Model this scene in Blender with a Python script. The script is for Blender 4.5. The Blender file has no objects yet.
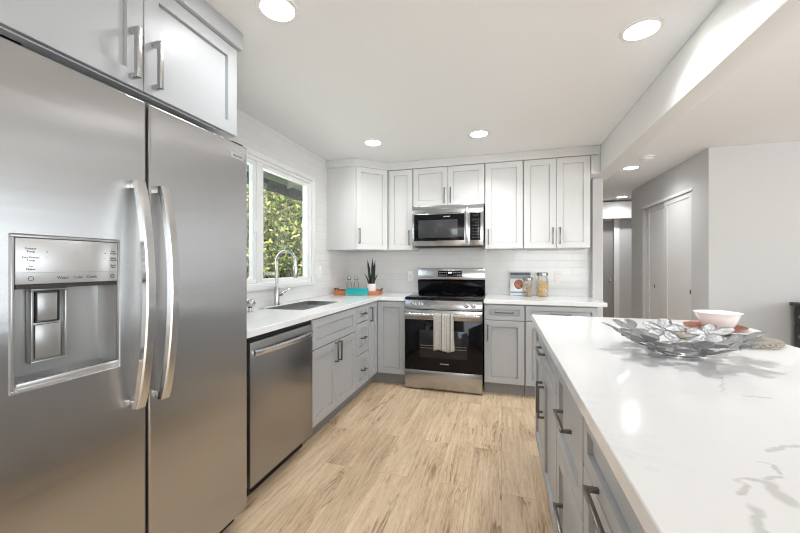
import bpy, bmesh, math, random
from mathutils import Matrix, Vector
random.seed(7)
R = math.radians
SC = bpy.context.scene
COL = SC.collection
PI = math.pi

# ------------------------------------------------------------------ camera, world, light, exposure
cam_d = bpy.data.cameras.new('camera'); cam = bpy.data.objects.new('camera', cam_d); COL.objects.link(cam)
cam_d.sensor_fit = 'HORIZONTAL'; cam_d.sensor_width = 36.0; cam_d.lens = 350.0/800*36
cam_d.shift_y = -0.00275; cam_d.clip_start = 0.02; cam_d.clip_end = 200
cam.location = (0, 0, 1.25); cam.rotation_euler = (R(90), 0, R(16.2))
SC.camera = cam
SC.view_settings.view_transform = 'Standard'; SC.view_settings.look = 'None'
SC.view_settings.exposure = 0.39; SC.view_settings.gamma = 1.0
SC.view_settings.use_curve_mapping = False
SC.cycles.filter_width = 1.1; SC.cycles.use_denoising = True; SC.cycles.denoising_prefilter = 'ACCURATE'; SC.cycles.denoising_input_passes = 'RGB_ALBEDO_NORMAL'
SC.cycles.max_bounces = 10; SC.cycles.diffuse_bounces = 6; SC.cycles.glossy_bounces = 5
SC.cycles.sample_clamp_indirect = 6.0

w = bpy.data.worlds.new('world'); SC.world = w; w.use_nodes = True
nt = w.node_tree; bg = nt.nodes['Background']
sky = nt.nodes.new('ShaderNodeTexSky'); sky.sky_type = 'NISHITA'; sky.sun_disc = False
sky.sun_elevation = R(48); sky.sun_rotation = R(140); sky.air_density = 1.0; sky.dust_density = 2.0
nt.links.new(sky.outputs[0], bg.inputs[0]); bg.inputs[1].default_value = 0.24

def light(name, kind, loc, energy, rot=(0,0,0), size=1, sy=None, color=(1,1,1), angle=None):
    d = bpy.data.lights.new(name, kind); d.energy = energy; d.color = color
    if kind == 'AREA':
        d.size = size
        if sy: d.shape = 'RECTANGLE'; d.size_y = sy
    if kind == 'SUN': d.angle = R(1.0)
    o = bpy.data.objects.new(name, d); COL.objects.link(o); o.location = loc; o.rotation_euler = rot
    return o
light('sun', 'SUN', (3, -3, 8), 7.0, (R(40), R(18), 0), color=(1, .96, .9))
# fill lamps added at unseen openings behind the camera and on the dining side
light('rear_fill_light', 'AREA', (1.75, -2.75, 1.35), 88, (R(120), 0, 0), 2.9, 2.1, (.85, .93, 1))
light('dining_fill_light', 'AREA', (4.85, 0.6, 1.35), 84, (R(128), 0, R(90)), 4.0, 2.1, (.85, .93, 1))
light('sink_window_daylight', 'AREA', (-2.3, 2.37, 1.65), 12, (R(90), 0, R(-90)), 1.4, .85, (.95, .98, 1))

# ------------------------------------------------------------------ materials
def nodes_of(m):
    return m.node_tree.nodes, m.node_tree.links
def mat(name, col, rough=.5, metal=0., spec=.5, noise=0., nscale=20., bump=0., bscale=60., coat=0., aniso=0., stretch=(1,1,1), emit=None):
    m = bpy.data.materials.new(name); m.use_nodes = True
    N, L = nodes_of(m); p = N['Principled BSDF']
    p.inputs['Base Color'].default_value = (*col, 1); p.inputs['Roughness'].default_value = rough
    p.inputs['Metallic'].default_value = metal; p.inputs['Specular IOR Level'].default_value = spec
    p.inputs['Coat Weight'].default_value = coat; p.inputs['Anisotropic'].default_value = aniso
    if emit:
        p.inputs['Emission Color'].default_value = (*emit[0], 1); p.inputs['Emission Strength'].default_value = emit[1]
    g = N.new('ShaderNodeNewGeometry'); mp = N.new('ShaderNodeMapping'); mp.inputs['Scale'].default_value = stretch
    L.new(g.outputs['Position'], mp.inputs[0])
    if noise:
        n = N.new('ShaderNodeTexNoise'); n.inputs['Scale'].default_value = nscale; n.inputs['Detail'].default_value = 4
        L.new(mp.outputs[0], n.inputs['Vector'])
        r = N.new('ShaderNodeMapRange'); r.inputs[3].default_value = 1-noise; r.inputs[4].default_value = 1+noise
        L.new(n.outputs[0], r.inputs[0])
        x = N.new('ShaderNodeMix'); x.data_type = 'RGBA'; x.blend_type = 'MULTIPLY'; x.inputs[0].default_value = 1
        x.inputs[6].default_value = (*col, 1); L.new(r.outputs[0], x.inputs[7]); L.new(x.outputs[2], p.inputs['Base Color'])
    if bump:
        n = N.new('ShaderNodeTexNoise'); n.inputs['Scale'].default_value = bscale; n.inputs['Detail'].default_value = 3
        L.new(mp.outputs[0], n.inputs['Vector'])
        b = N.new('ShaderNodeBump'); b.inputs['Strength'].default_value = bump; b.inputs['Distance'].default_value = .01
        L.new(n.outputs[0], b.inputs['Height']); L.new(b.outputs[0], p.inputs['Normal'])
    return m
MT = {}
MT['ceiling'] = mat('ceiling_paint', (.80,.805,.81), .9, noise=.012, nscale=3)
MT['wall'] = mat('wall_paint', (.575,.572,.566), .85, noise=.012, nscale=3)
MT['trim'] = mat('white_trim_paint', (.78,.777,.765), .45, noise=.01)
MT['upper'] = mat('white_cabinet_paint', (.68,.678,.67), .38, noise=.012, nscale=5)
MT['grey'] = mat('grey_cabinet_paint', (.425,.435,.445), .4, noise=.02, nscale=5)
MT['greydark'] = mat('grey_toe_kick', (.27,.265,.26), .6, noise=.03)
MT['pull'] = mat('pewter_pull', (.20,.19,.18), .33, 1., noise=.05, nscale=40)
MT['steel'] = mat('brushed_steel', (.46,.46,.46), .22, 1., noise=.03, nscale=8, stretch=(1,1,60), aniso=.6)
MT['fridge'] = mat('fridge_steel', (.50,.50,.505), .27, 1., noise=.02, nscale=5, stretch=(1,.3,3.2), bump=.16, bscale=2.0, aniso=.92)
MT['dwsteel'] = mat('dishwasher_steel', (.38,.375,.37), .3, 1., noise=.03, nscale=8, stretch=(1,1,60), aniso=.4)
MT['chrome'] = mat('bright_steel', (.66,.66,.66), .2, 1., noise=.02)
MT['nickel'] = mat('brushed_nickel', (.55,.545,.53), .25, 1., noise=.02)
MT['leafmetal'] = mat('hammered_silver', (.31,.31,.31), .46, 1., noise=.35, nscale=50, bump=.4, bscale=110)
MT['plastic'] = mat('silver_plastic', (.40,.40,.40), .3, .7, noise=.01)
MT['plasticlight'] = mat('pale_silver_plastic', (.55,.55,.55), .3, .6, noise=.01)
MT['black'] = mat('black_plastic', (.012,.012,.012), .4, spec=.3, noise=.05)
MT['blackglass'] = mat('black_glass', (.004,.004,.005), .06, spec=.22, noise=.02)
MT['ovenwin'] = mat('oven_window_glass', (.022,.022,.024), .08, spec=.25, noise=.1, nscale=6)
MT['mwwin'] = mat('microwave_window', (.040,.040,.042), .12, spec=.6, noise=.05)
MT['ink'] = mat('dark_ink', (.08,.08,.085), .6, noise=.02)
MT['paleink'] = mat('pale_ink', (.75,.75,.75), .5, noise=.02)
MT['greyink'] = mat('grey_ink', (.42,.42,.42), .5, noise=.02)
MT['display'] = mat('lit_display', (.02,.02,.02), .3, emit=((.8,.9,1.), 1.2), noise=.01)
MT['gasket'] = mat('dark_gasket', (.03,.03,.03), .7, noise=.05)
MT['rack'] = mat('oven_rack_metal', (.25,.25,.25), .4, 1., noise=.05)
MT['sink'] = mat('sink_steel', (.22,.22,.22), .42, 1., noise=.04, nscale=8, stretch=(30,1,1))
MT['vinyl'] = mat('window_vinyl', (.84,.845,.84), .4, noise=.01)
MT['outlet'] = mat('outlet_plastic', (.82,.81,.79), .35, noise=.01)
MT['porcelain'] = mat('white_porcelain', (.88,.87,.85), .18, spec=.5, noise=.01)
MT['orange'] = mat('burnt_orange_glaze', (.30,.07,.022), .4, noise=.12, nscale=18)
MT['woven'] = mat('woven_grey_straw', (.36,.32,.26), .8, noise=.45, nscale=70, bump=.5, bscale=120)
MT['blackwood'] = mat('black_painted_wood', (.012,.011,.011), .35, noise=.1)
MT['traywood'] = mat('orange_brown_wood', (.45,.155,.055), .45, noise=.25, nscale=30, stretch=(1,8,8))
MT['traydark'] = mat('dark_brown_wood', (.12,.045,.02), .5, noise=.25, nscale=30)
MT['teal'] = mat('teal_cloth_cover', (.0,.30,.30), .6, noise=.08, nscale=60)
MT['paper'] = mat('book_pages', (.80,.77,.70), .8, noise=.05, nscale=90, stretch=(1,1,10))
MT['soil'] = mat('potting_soil', (.05,.035,.025), .95, noise=.4, nscale=120)
MT['pasta'] = mat('dry_pasta', (.88,.62,.25), .6, noise=.18, nscale=60)
MT['nuts'] = mat('dry_nuts', (.55,.40,.22), .65, noise=.3, nscale=80)
MT['lid'] = mat('steel_jar_lid', (.35,.34,.33), .3, 1., noise=.05)
MT['lens'] = mat('lamp_diffuser', (1,1,1), .5, emit=((1,.99,.975), 22.0), noise=.005)
MT['soffit'] = mat('dark_brown_soffit', (.045,.042,.042), .8, noise=.1)
MT['roofpanel'] = mat('pale_roof_panel', (.62,.70,.72), .6, noise=.05)
MT['bark'] = mat('tree_bark', (.10,.075,.05), .9, noise=.4, nscale=20)
MT['grass'] = mat('lawn_ground', (.13,.17,.06), .95, noise=.4, nscale=4)
MT['doorgrey'] = mat('hall_door_paint', (.36,.345,.33), .55, noise=.04, nscale=12, stretch=(12,12,1))
MT['towel'] = None

def towel_mat():
    m = mat('striped_towel', (.7,.68,.64), .95, bump=.4, bscale=300)
    N, L = nodes_of(m); p = N['Principled BSDF']
    tc = N.new('ShaderNodeTexCoord'); s = N.new('ShaderNodeSeparateXYZ'); L.new(tc.outputs['Generated'], s.inputs[0])
    cr = N.new('ShaderNodeValToRGB'); cr.color_ramp.interpolation = 'CONSTANT'
    e = cr.color_ramp.elements; A = (.54,.515,.475,1); B = (.21,.20,.19,1); D = (.42,.40,.365,1)
    e[0].position = 0; e[0].color = D; e[1].position = .36; e[1].color = B
    for pos, c in ((.42,A),(.50,D),(.56,A),(.63,B),(.655,A),(.72,D),(.77,B),(.83,A),(.9,D),(.96,A)):
        q = e.new(pos); q.color = c
    n = N.new('ShaderNodeTexNoise'); n.inputs['Scale'].default_value = 160; L.new(tc.outputs['Object'], n.inputs[0])
    x = N.new('ShaderNodeMix'); x.data_type = 'RGBA'; x.blend_type = 'OVERLAY'; x.inputs[0].default_value = .5
    L.new(s.outputs[0], cr.inputs[0]); L.new(cr.outputs[0], x.inputs[6]); L.new(n.outputs[0], x.inputs[7])
    L.new(x.outputs[2], p.inputs['Base Color'])
    return m
MT['towel'] = towel_mat()

def glass_mat(name, tint=(1,1,1), refl=.9):
    m = bpy.data.materials.new(name); m.use_nodes = True; N, L = nodes_of(m)
    N.remove(N['Principled BSDF']); out = N['Material Output']
    t = N.new('ShaderNodeBsdfTransparent'); t.inputs[0].default_value = (*tint, 1)
    g = N.new('ShaderNodeBsdfGlossy'); g.inputs['Roughness'].default_value = .02
    f = N.new('ShaderNodeFresnel'); f.inputs[0].default_value = 1.45
    mu = N.new('ShaderNodeMath'); mu.operation = 'MULTIPLY'; mu.inputs[1].default_value = refl
    mx = N.new('ShaderNodeMixShader')
    L.new(f.outputs[0], mu.inputs[0]); L.new(mu.outputs[0], mx.inputs[0]); L.new(t.outputs[0], mx.inputs[1])
    L.new(g.outputs[0], mx.inputs[2]); L.new(mx.outputs[0], out.inputs[0])
    return m
MT['pane'] = glass_mat('window_glass', (.97,.985,.98), .25)
MT['jar'] = glass_mat('jar_glass', (.97,.98,.98), .6)

def tile_mat(name, axis):
    m = mat(name, (.73,.725,.715), .12)
    N, L = nodes_of(m); p = N['Principled BSDF']
    g = N.new('ShaderNodeNewGeometry'); s = N.new('ShaderNodeSeparateXYZ'); L.new(g.outputs['Position'], s.inputs[0])
    cx = N.new('ShaderNodeCombineXYZ'); L.new(s.outputs[axis], cx.inputs[0]); L.new(s.outputs[2], cx.inputs[1])
    mp = N.new('ShaderNodeMapping'); mp.inputs['Location'].default_value = (.03, -.914+.0752*13, 0); L.new(cx.outputs[0], mp.inputs[0])
    b = N.new('ShaderNodeTexBrick'); b.inputs['Scale'].default_value = 1; b.inputs['Brick Width'].default_value = .3
    b.inputs['Row Height'].default_value = .0752; b.inputs['Mortar Size'].default_value = .0016; b.inputs['Mortar Smooth'].default_value = .3
    b.inputs['Color1'].default_value = (.73,.725,.715,1); b.inputs['Color2'].default_value = (.70,.695,.685,1)
    b.inputs['Mortar'].default_value = (.635,.63,.62,1); L.new(mp.outputs[0], b.inputs[0])
    L.new(b.outputs[0], p.inputs['Base Color'])
    n = N.new('ShaderNodeTexNoise'); n.inputs['Scale'].default_value = 9; L.new(mp.outputs[0], n.inputs[0])
    a = N.new('ShaderNodeMath'); a.operation = 'MULTIPLY_ADD'; a.inputs[1].default_value = -1.0
    L.new(b.outputs['Fac'], a.inputs[0])
    n2 = N.new('ShaderNodeMath'); n2.operation = 'MULTIPLY'; n2.inputs[1].default_value = 1.2; L.new(n.outputs[0], n2.inputs[0]); L.new(n2.outputs[0], a.inputs[2])
    bp = N.new('ShaderNodeBump'); bp.inputs['Strength'].default_value = .35; bp.inputs['Distance'].default_value = .004
    L.new(a.outputs[0], bp.inputs['Height']); L.new(bp.outputs[0], p.inputs['Normal'])
    return m
MT['tileback'] = tile_mat('subway_tile_back', 0)
MT['tileleft'] = tile_mat('subway_tile_left', 1)

VEINS = [(.344,.665,.366,.677,.003),(.366,.677,.382,.676,.006),(.382,.676,.393,.674,.006),(.393,.674,.39,.654,.009),(.39,.654,.388,.63,.011),
    (.393,.687,.424,.699,.004),(.419,.744,.432,.733,.003),(.432,.733,.431,.709,.004),(.462,.79,.5,.816,.005),(.5,.816,.56,.84,.004),
    (.35,.659,.336,.628,.004),(.336,.60,.32,.568,.008),(.32,.568,.31,.53,.007),(.648,1.325,.604,1.207,.002),(.604,1.207,.557,1.121,.003),
    (.596,1.103,.643,1.103,.004),(.20,1.70,.342,1.655,.0015),(.342,1.655,.55,1.60,.001)]
def quartz_mat():
    m = mat('white_quartz', (.78,.78,.777), .13, spec=.5)
    N, L = nodes_of(m); p = N['Principled BSDF']
    g = N.new('ShaderNodeNewGeometry')
    def vein(scale, dist, width, seed, mscale, mlo, mhi):
        mp = N.new('ShaderNodeMapping'); mp.inputs['Location'].default_value = seed; L.new(g.outputs['Position'], mp.inputs[0])
        n = N.new('ShaderNodeTexNoise'); n.inputs['Scale'].default_value = scale; n.inputs['Detail'].default_value = 7
        n.inputs['Roughness'].default_value = .62; n.inputs['Distortion'].default_value = dist; L.new(mp.outputs[0], n.inputs[0])
        s = N.new('ShaderNodeMath'); s.operation = 'SUBTRACT'; s.inputs[1].default_value = .5; L.new(n.outputs[0], s.inputs[0])
        ab = N.new('ShaderNodeMath'); ab.operation = 'ABSOLUTE'; L.new(s.outputs[0], ab.inputs[0])
        r = N.new('ShaderNodeMapRange'); r.inputs[1].default_value = 0; r.inputs[2].default_value = width
        r.inputs[3].default_value = 1; r.inputs[4].default_value = 0; L.new(ab.outputs[0], r.inputs[0])
        k = N.new('ShaderNodeTexNoise'); k.inputs['Scale'].default_value = mscale; L.new(mp.outputs[0], k.inputs[0])
        kr = N.new('ShaderNodeMapRange'); kr.inputs[1].default_value = mlo; kr.inputs[2].default_value = mhi; L.new(k.outputs[0], kr.inputs[0])
        mu = N.new('ShaderNodeMath'); mu.operation = 'MULTIPLY'; L.new(r.outputs[0], mu.inputs[0]); L.new(kr.outputs[0], mu.inputs[1])
        return mu
    a = vein(1.7, 1.2, .016, (3.1, 1.7, 0), 1.6, .5, .62)
    b = vein(3.5, .8, .012, (8.3, 4.4, 0), 2.2, .56, .68)
    # the drawn veins of the island slab: soft strokes along short lines, edges broken up by noise
    wn = N.new('ShaderNodeTexNoise'); wn.inputs['Scale'].default_value = 28; wn.inputs['Detail'].default_value = 5; L.new(g.outputs['Position'], wn.inputs[0])
    wo = N.new('ShaderNodeVectorMath'); wo.operation = 'MULTIPLY_ADD'; wo.inputs[1].default_value = (.034,.034,0); L.new(wn.outputs['Color'], wo.inputs[0])
    ws = N.new('ShaderNodeVectorMath'); ws.operation = 'SUBTRACT'; ws.inputs[1].default_value = (.017,.017,0); L.new(g.outputs['Position'], ws.inputs[0]); L.new(ws.outputs[0], wo.inputs[2])
    fl = N.new('ShaderNodeVectorMath'); fl.operation = 'MULTIPLY'; fl.inputs[1].default_value = (1,1,0); L.new(wo.outputs[0], fl.inputs[0])
    prev = None
    for (ax, ay, bx_, by_, wd) in VEINS:
        A_ = Vector((ax,ay,0)); B_ = Vector((bx_,by_,0)); d_ = B_-A_; ll = d_.length_squared
        pa = N.new('ShaderNodeVectorMath'); pa.operation = 'SUBTRACT'; pa.inputs[1].default_value = A_; L.new(fl.outputs[0], pa.inputs[0])
        dt = N.new('ShaderNodeVectorMath'); dt.operation = 'DOT_PRODUCT'; dt.inputs[1].default_value = d_/ll; L.new(pa.outputs[0], dt.inputs[0])
        ck = N.new('ShaderNodeClamp'); L.new(dt.outputs['Value'], ck.inputs[0])
        pr = N.new('ShaderNodeVectorMath'); pr.operation = 'SCALE'; pr.inputs[0].default_value = d_; L.new(ck.outputs[0], pr.inputs['Scale'])
        ds = N.new('ShaderNodeVectorMath'); ds.operation = 'DISTANCE'; L.new(pa.outputs[0], ds.inputs[0]); L.new(pr.outputs[0], ds.inputs[1])
        mr = N.new('ShaderNodeMapRange'); mr.interpolation_type = 'SMOOTHSTEP'; mr.inputs[1].default_value = wd*.35; mr.inputs[2].default_value = wd*1.5
        mr.inputs[3].default_value = .6 if wd > .0035 else .4; mr.inputs[4].default_value = 0; L.new(ds.outputs['Value'], mr.inputs[0])
        if prev is None: prev = mr
        else:
            mm = N.new('ShaderNodeMath'); mm.operation = 'MAXIMUM'; L.new(prev.outputs[0], mm.inputs[0]); L.new(mr.outputs[0], mm.inputs[1]); prev = mm
    mc = prev
    m1 = N.new('ShaderNodeMath'); m1.operation = 'MAXIMUM'; L.new(a.outputs[0], m1.inputs[0]); L.new(b.outputs[0], m1.inputs[1])
    m1b = N.new('ShaderNodeMath'); m1b.operation = 'MULTIPLY'; m1b.inputs[1].default_value = .16; L.new(m1.outputs[0], m1b.inputs[0])
    m2 = N.new('ShaderNodeMath'); m2.operation = 'MAXIMUM'; L.new(m1b.outputs[0], m2.inputs[0]); L.new(mc.outputs[0], m2.inputs[1])
    x = N.new('ShaderNodeMix'); x.data_type = 'RGBA'; x.inputs[6].default_value = (.78,.78,.777,1); x.inputs[7].default_value = (.46,.46,.45,1)
    L.new(m2.outputs[0], x.inputs[0]); L.new(x.outputs[2], p.inputs['Base Color'])
    return m
MT['quartz'] = quartz_mat()

def oak_mat():
    m = mat('oak_plank_floor', (.6,.43,.28), .42, spec=.4)
    N, L = nodes_of(m); p = N['Principled BSDF']
    g = N.new('ShaderNodeNewGeometry'); s = N.new('ShaderNodeSeparateXYZ'); L.new(g.outputs['Position'], s.inputs[0])
    c = N.new('ShaderNodeCombineXYZ'); L.new(s.outputs[1], c.inputs[0]); L.new(s.outputs[0], c.inputs[1])
    b = N.new('ShaderNodeTexBrick'); b.inputs['Scale'].default_value = 1; b.inputs['Brick Width'].default_value = 1.22
    b.inputs['Row Height'].default_value = .178; b.inputs['Mortar Size'].default_value = .0011; b.inputs['Mortar Smooth'].default_value = .2
    b.offset = .37; b.offset_frequency = 2
    b.inputs['Color1'].default_value = (0,0,0,1); b.inputs['Color2'].default_value = (1,1,1,1); b.inputs['Mortar'].default_value = (.5,.5,.5,1)
    L.new(c.outputs[0], b.inputs[0])
    off = N.new('ShaderNodeVectorMath'); off.operation = 'MULTIPLY_ADD'; off.inputs[1].default_value = (17.3, 5.1, 9.7)
    L.new(b.outputs[0], off.inputs[0]); L.new(g.outputs['Position'], off.inputs[2])
    def nz(scale, st, det, dist=0.):
        mp = N.new('ShaderNodeMapping'); mp.inputs['Scale'].default_value = st; L.new(off.outputs[0], mp.inputs[0])
        n = N.new('ShaderNodeTexNoise'); n.inputs['Scale'].default_value = scale; n.inputs['Detail'].default_value = det
        n.inputs['Roughness'].default_value = .6; n.inputs['Distortion'].default_value = dist; L.new(mp.outputs[0], n.inputs[0]); return n
    grain = nz(5, (9, .55, 1), 8, .9)
    fine = nz(30, (9, .7, 1), 5)
    cloud = nz(1.4, (2.2, .8, 1), 3, .5)
    knot = nz(2.4, (6, .7, 1), 3, 1.0)
    cr = N.new('ShaderNodeValToRGB'); e = cr.color_ramp.elements
    e[0].position = .33; e[0].color = (.26,.16,.09,1); e[1].position = .66; e[1].color = (.83,.66,.47,1)
    q = e.new(.45); q.color = (.58,.42,.27,1); q = e.new(.56); q.color = (.74,.57,.39,1)
    a1 = N.new('ShaderNodeMix'); a1.data_type = 'FLOAT'; a1.inputs[0].default_value = .42
    L.new(grain.outputs[0], a1.inputs[2]); L.new(fine.outputs[0], a1.inputs[3])
    a2 = N.new('ShaderNodeMix'); a2.data_type = 'FLOAT'; a2.inputs[0].default_value = .34
    L.new(a1.outputs[0], a2.inputs[2]); L.new(cloud.outputs[0], a2.inputs[3])
    L.new(a2.outputs[0], cr.inputs[0])
    # plank to plank tone
    tone = N.new('ShaderNodeMapRange'); tone.inputs[3].default_value = .94; tone.inputs[4].default_value = 1.05; L.new(b.outputs[0], tone.inputs[0])
    t1 = N.new('ShaderNodeMix'); t1.data_type = 'RGBA'; t1.blend_type = 'MULTIPLY'; t1.inputs[0].default_value = 1
    L.new(cr.outputs[0], t1.inputs[6]); L.new(tone.outputs[0], t1.inputs[7])
    # dark cracks and knots
    kr = N.new('ShaderNodeMath'); kr.operation = 'SUBTRACT'; kr.inputs[1].default_value = .5; L.new(knot.outputs[0], kr.inputs[0])
    ka = N.new('ShaderNodeMath'); ka.operation = 'ABSOLUTE'; L.new(kr.outputs[0], ka.inputs[0])
    km = N.new('ShaderNodeMapRange'); km.inputs[1].default_value = 0; km.inputs[2].default_value = .036; km.inputs[3].default_value = 1; km.inputs[4].default_value = 0; L.new(ka.outputs[0], km.inputs[0])
    kk = nz(2.6, (3, .8, 1), 2); kq = N.new('ShaderNodeMapRange'); kq.inputs[1].default_value = .52; kq.inputs[2].default_value = .64; L.new(kk.outputs[0], kq.inputs[0])
    kx = N.new('ShaderNodeMath'); kx.operation = 'MULTIPLY'; L.new(km.outputs[0], kx.inputs[0]); L.new(kq.outputs[0], kx.inputs[1])
    ky = N.new('ShaderNodeMath'); ky.operation = 'MULTIPLY'; ky.inputs[1].default_value = .85; L.new(kx.outputs[0], ky.inputs[0])
    t2 = N.new('ShaderNodeMix'); t2.data_type = 'RGBA'; L.new(ky.outputs[0], t2.inputs[0]); L.new(t1.outputs[2], t2.inputs[6]); t2.inputs[7].default_value = (.22,.12,.06,1)
    mo = N.new('ShaderNodeMath'); mo.operation = 'MULTIPLY'; mo.inputs[1].default_value = .55; L.new(b.outputs['Fac'], mo.inputs[0])
    t3 = N.new('ShaderNodeMix'); t3.data_type = 'RGBA'; L.new(mo.outputs[0], t3.inputs[0]); L.new(t2.outputs[2], t3.inputs[6]); t3.inputs[7].default_value = (.22,.14,.08,1)
    L.new(t3.outputs[2], p.inputs['Base Color'])
    bp = N.new('ShaderNodeBump'); bp.inputs['Strength'].default_value = .12; bp.inputs['Distance'].default_value = .004
    L.new(a1.outputs[0], bp.inputs['Height']); L.new(bp.outputs[0], p.inputs['Normal'])
    return m
MT['oak'] = oak_mat()

def leaf_mat(name, cols):
    m = mat(name, cols[0], .8, spec=.05); N, L = nodes_of(m); p = N['Principled BSDF']
    g = N.new('ShaderNodeNewGeometry'); cr = N.new('ShaderNodeValToRGB'); e = cr.color_ramp.elements
    e[0].position = 0; e[0].color = (*cols[0], 1); e[1].position = 1; e[1].color = (*cols[-1], 1)
    for i, c in enumerate(cols[1:-1]):
        q = e.new((i+1)/(len(cols)-1)); q.color = (*c, 1)
    L.new(g.outputs['Random Per Island'], cr.inputs[0]); L.new(cr.outputs[0], p.inputs['Base Color'])
    p.inputs['Transmission Weight'].default_value = 0
    return m
MT['leafgreen'] = leaf_mat('garden_leaves', [(.02,.05,.01), (.11,.18,.03), (.26,.33,.06), (.46,.46,.16), (.52,.36,.19)])
MT['leafpale'] = leaf_mat('pale_garden_leaves', [(.10,.17,.05), (.25,.33,.12), (.45,.50,.28)])
MT['snake'] = mat('snake_plant_leaf', (.007,.015,.009), .4, noise=.9, nscale=90, stretch=(.3,.3,1.6))
MT['snakeedge'] = mat('snake_plant_small_leaf', (.04,.07,.03), .45, noise=.5, nscale=60)

def cover_mat():
    # printed cookbook cover: grey top band, red dish on a pale plate, blue corner
    m = mat('cookbook_cover', (.72,.72,.72), .35); N, L = nodes_of(m); p = N['Principled BSDF']
    tc = N.new('ShaderNodeTexCoord'); s = N.new('ShaderNodeSeparateXYZ'); L.new(tc.outputs['Generated'], s.inputs[0])
    def ramp(src, stops):
        c = N.new('ShaderNodeValToRGB'); c.color_ramp.interpolation = 'CONSTANT'; e = c.color_ramp.elements
        e[0].position = stops[0][0]; e[0].color = (*stops[0][1], 1); e[1].position = stops[1][0]; e[1].color = (*stops[1][1], 1)
        for q in stops[2:]:
            z = e.new(q[0]); z.color = (*q[1], 1)
        L.new(src, c.inputs[0]); return c
    base = ramp(s.outputs[2], [(0, (.70,.72,.74)), (.08, (.16,.32,.42)), (.15, (.74,.74,.73)), (.70, (.30,.32,.36)), (.86, (.10,.10,.12)), (.95, (.42,.44,.47))])
    def disc(cx, cz, rr, asp):
        a = N.new('ShaderNodeMath'); a.operation = 'SUBTRACT'; a.inputs[1].default_value = cx; L.new(s.outputs[0], a.inputs[0])
        b = N.new('ShaderNodeMath'); b.operation = 'SUBTRACT'; b.inputs[1].default_value = cz; L.new(s.outputs[2], b.inputs[0])
        a2 = N.new('ShaderNodeMath'); a2.operation = 'MULTIPLY'; a2.inputs[1].default_value = asp; L.new(a.outputs[0], a2.inputs[0])
        v = N.new('ShaderNodeCombineXYZ'); L.new(a2.outputs[0], v.inputs[0]); L.new(b.outputs[0], v.inputs[1])
        l = N.new('ShaderNodeVectorMath'); l.operation = 'LENGTH'; L.new(v.outputs[0], l.inputs[0])
        c = N.new('ShaderNodeMath'); c.operation = 'LESS_THAN'; c.inputs[1].default_value = rr; L.new(l.outputs['Value'], c.inputs[0]); return c
    cur = base.outputs[0]
    n = N.new('ShaderNodeTexNoise'); n.inputs['Scale'].default_value = 14; L.new(tc.outputs['Generated'], n.inputs[0])
    food = ramp(n.outputs[0], [(0, (.20,.05,.04)), (.42, (.38,.09,.06)), (.52, (.55,.28,.16)), (.6, (.30,.10,.05))])
    for (cx, cz, rr, asp, colr) in ((.42,.42,.27,.9,(.80,.79,.76)), (.42,.46,.205,.9,None)):
        d = disc(cx, cz, rr, asp); x = N.new('ShaderNodeMix'); x.data_type = 'RGBA'; L.new(d.outputs[0], x.inputs[0]); L.new(cur, x.inputs[6])
        if colr: x.inputs[7].default_value = (*colr, 1)
        else: L.new(food.outputs[0], x.inputs[7])
        cur = x.outputs[2]
    L.new(cur, p.inputs['Base Color'])
    return m
MT['cover'] = cover_mat()

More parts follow.
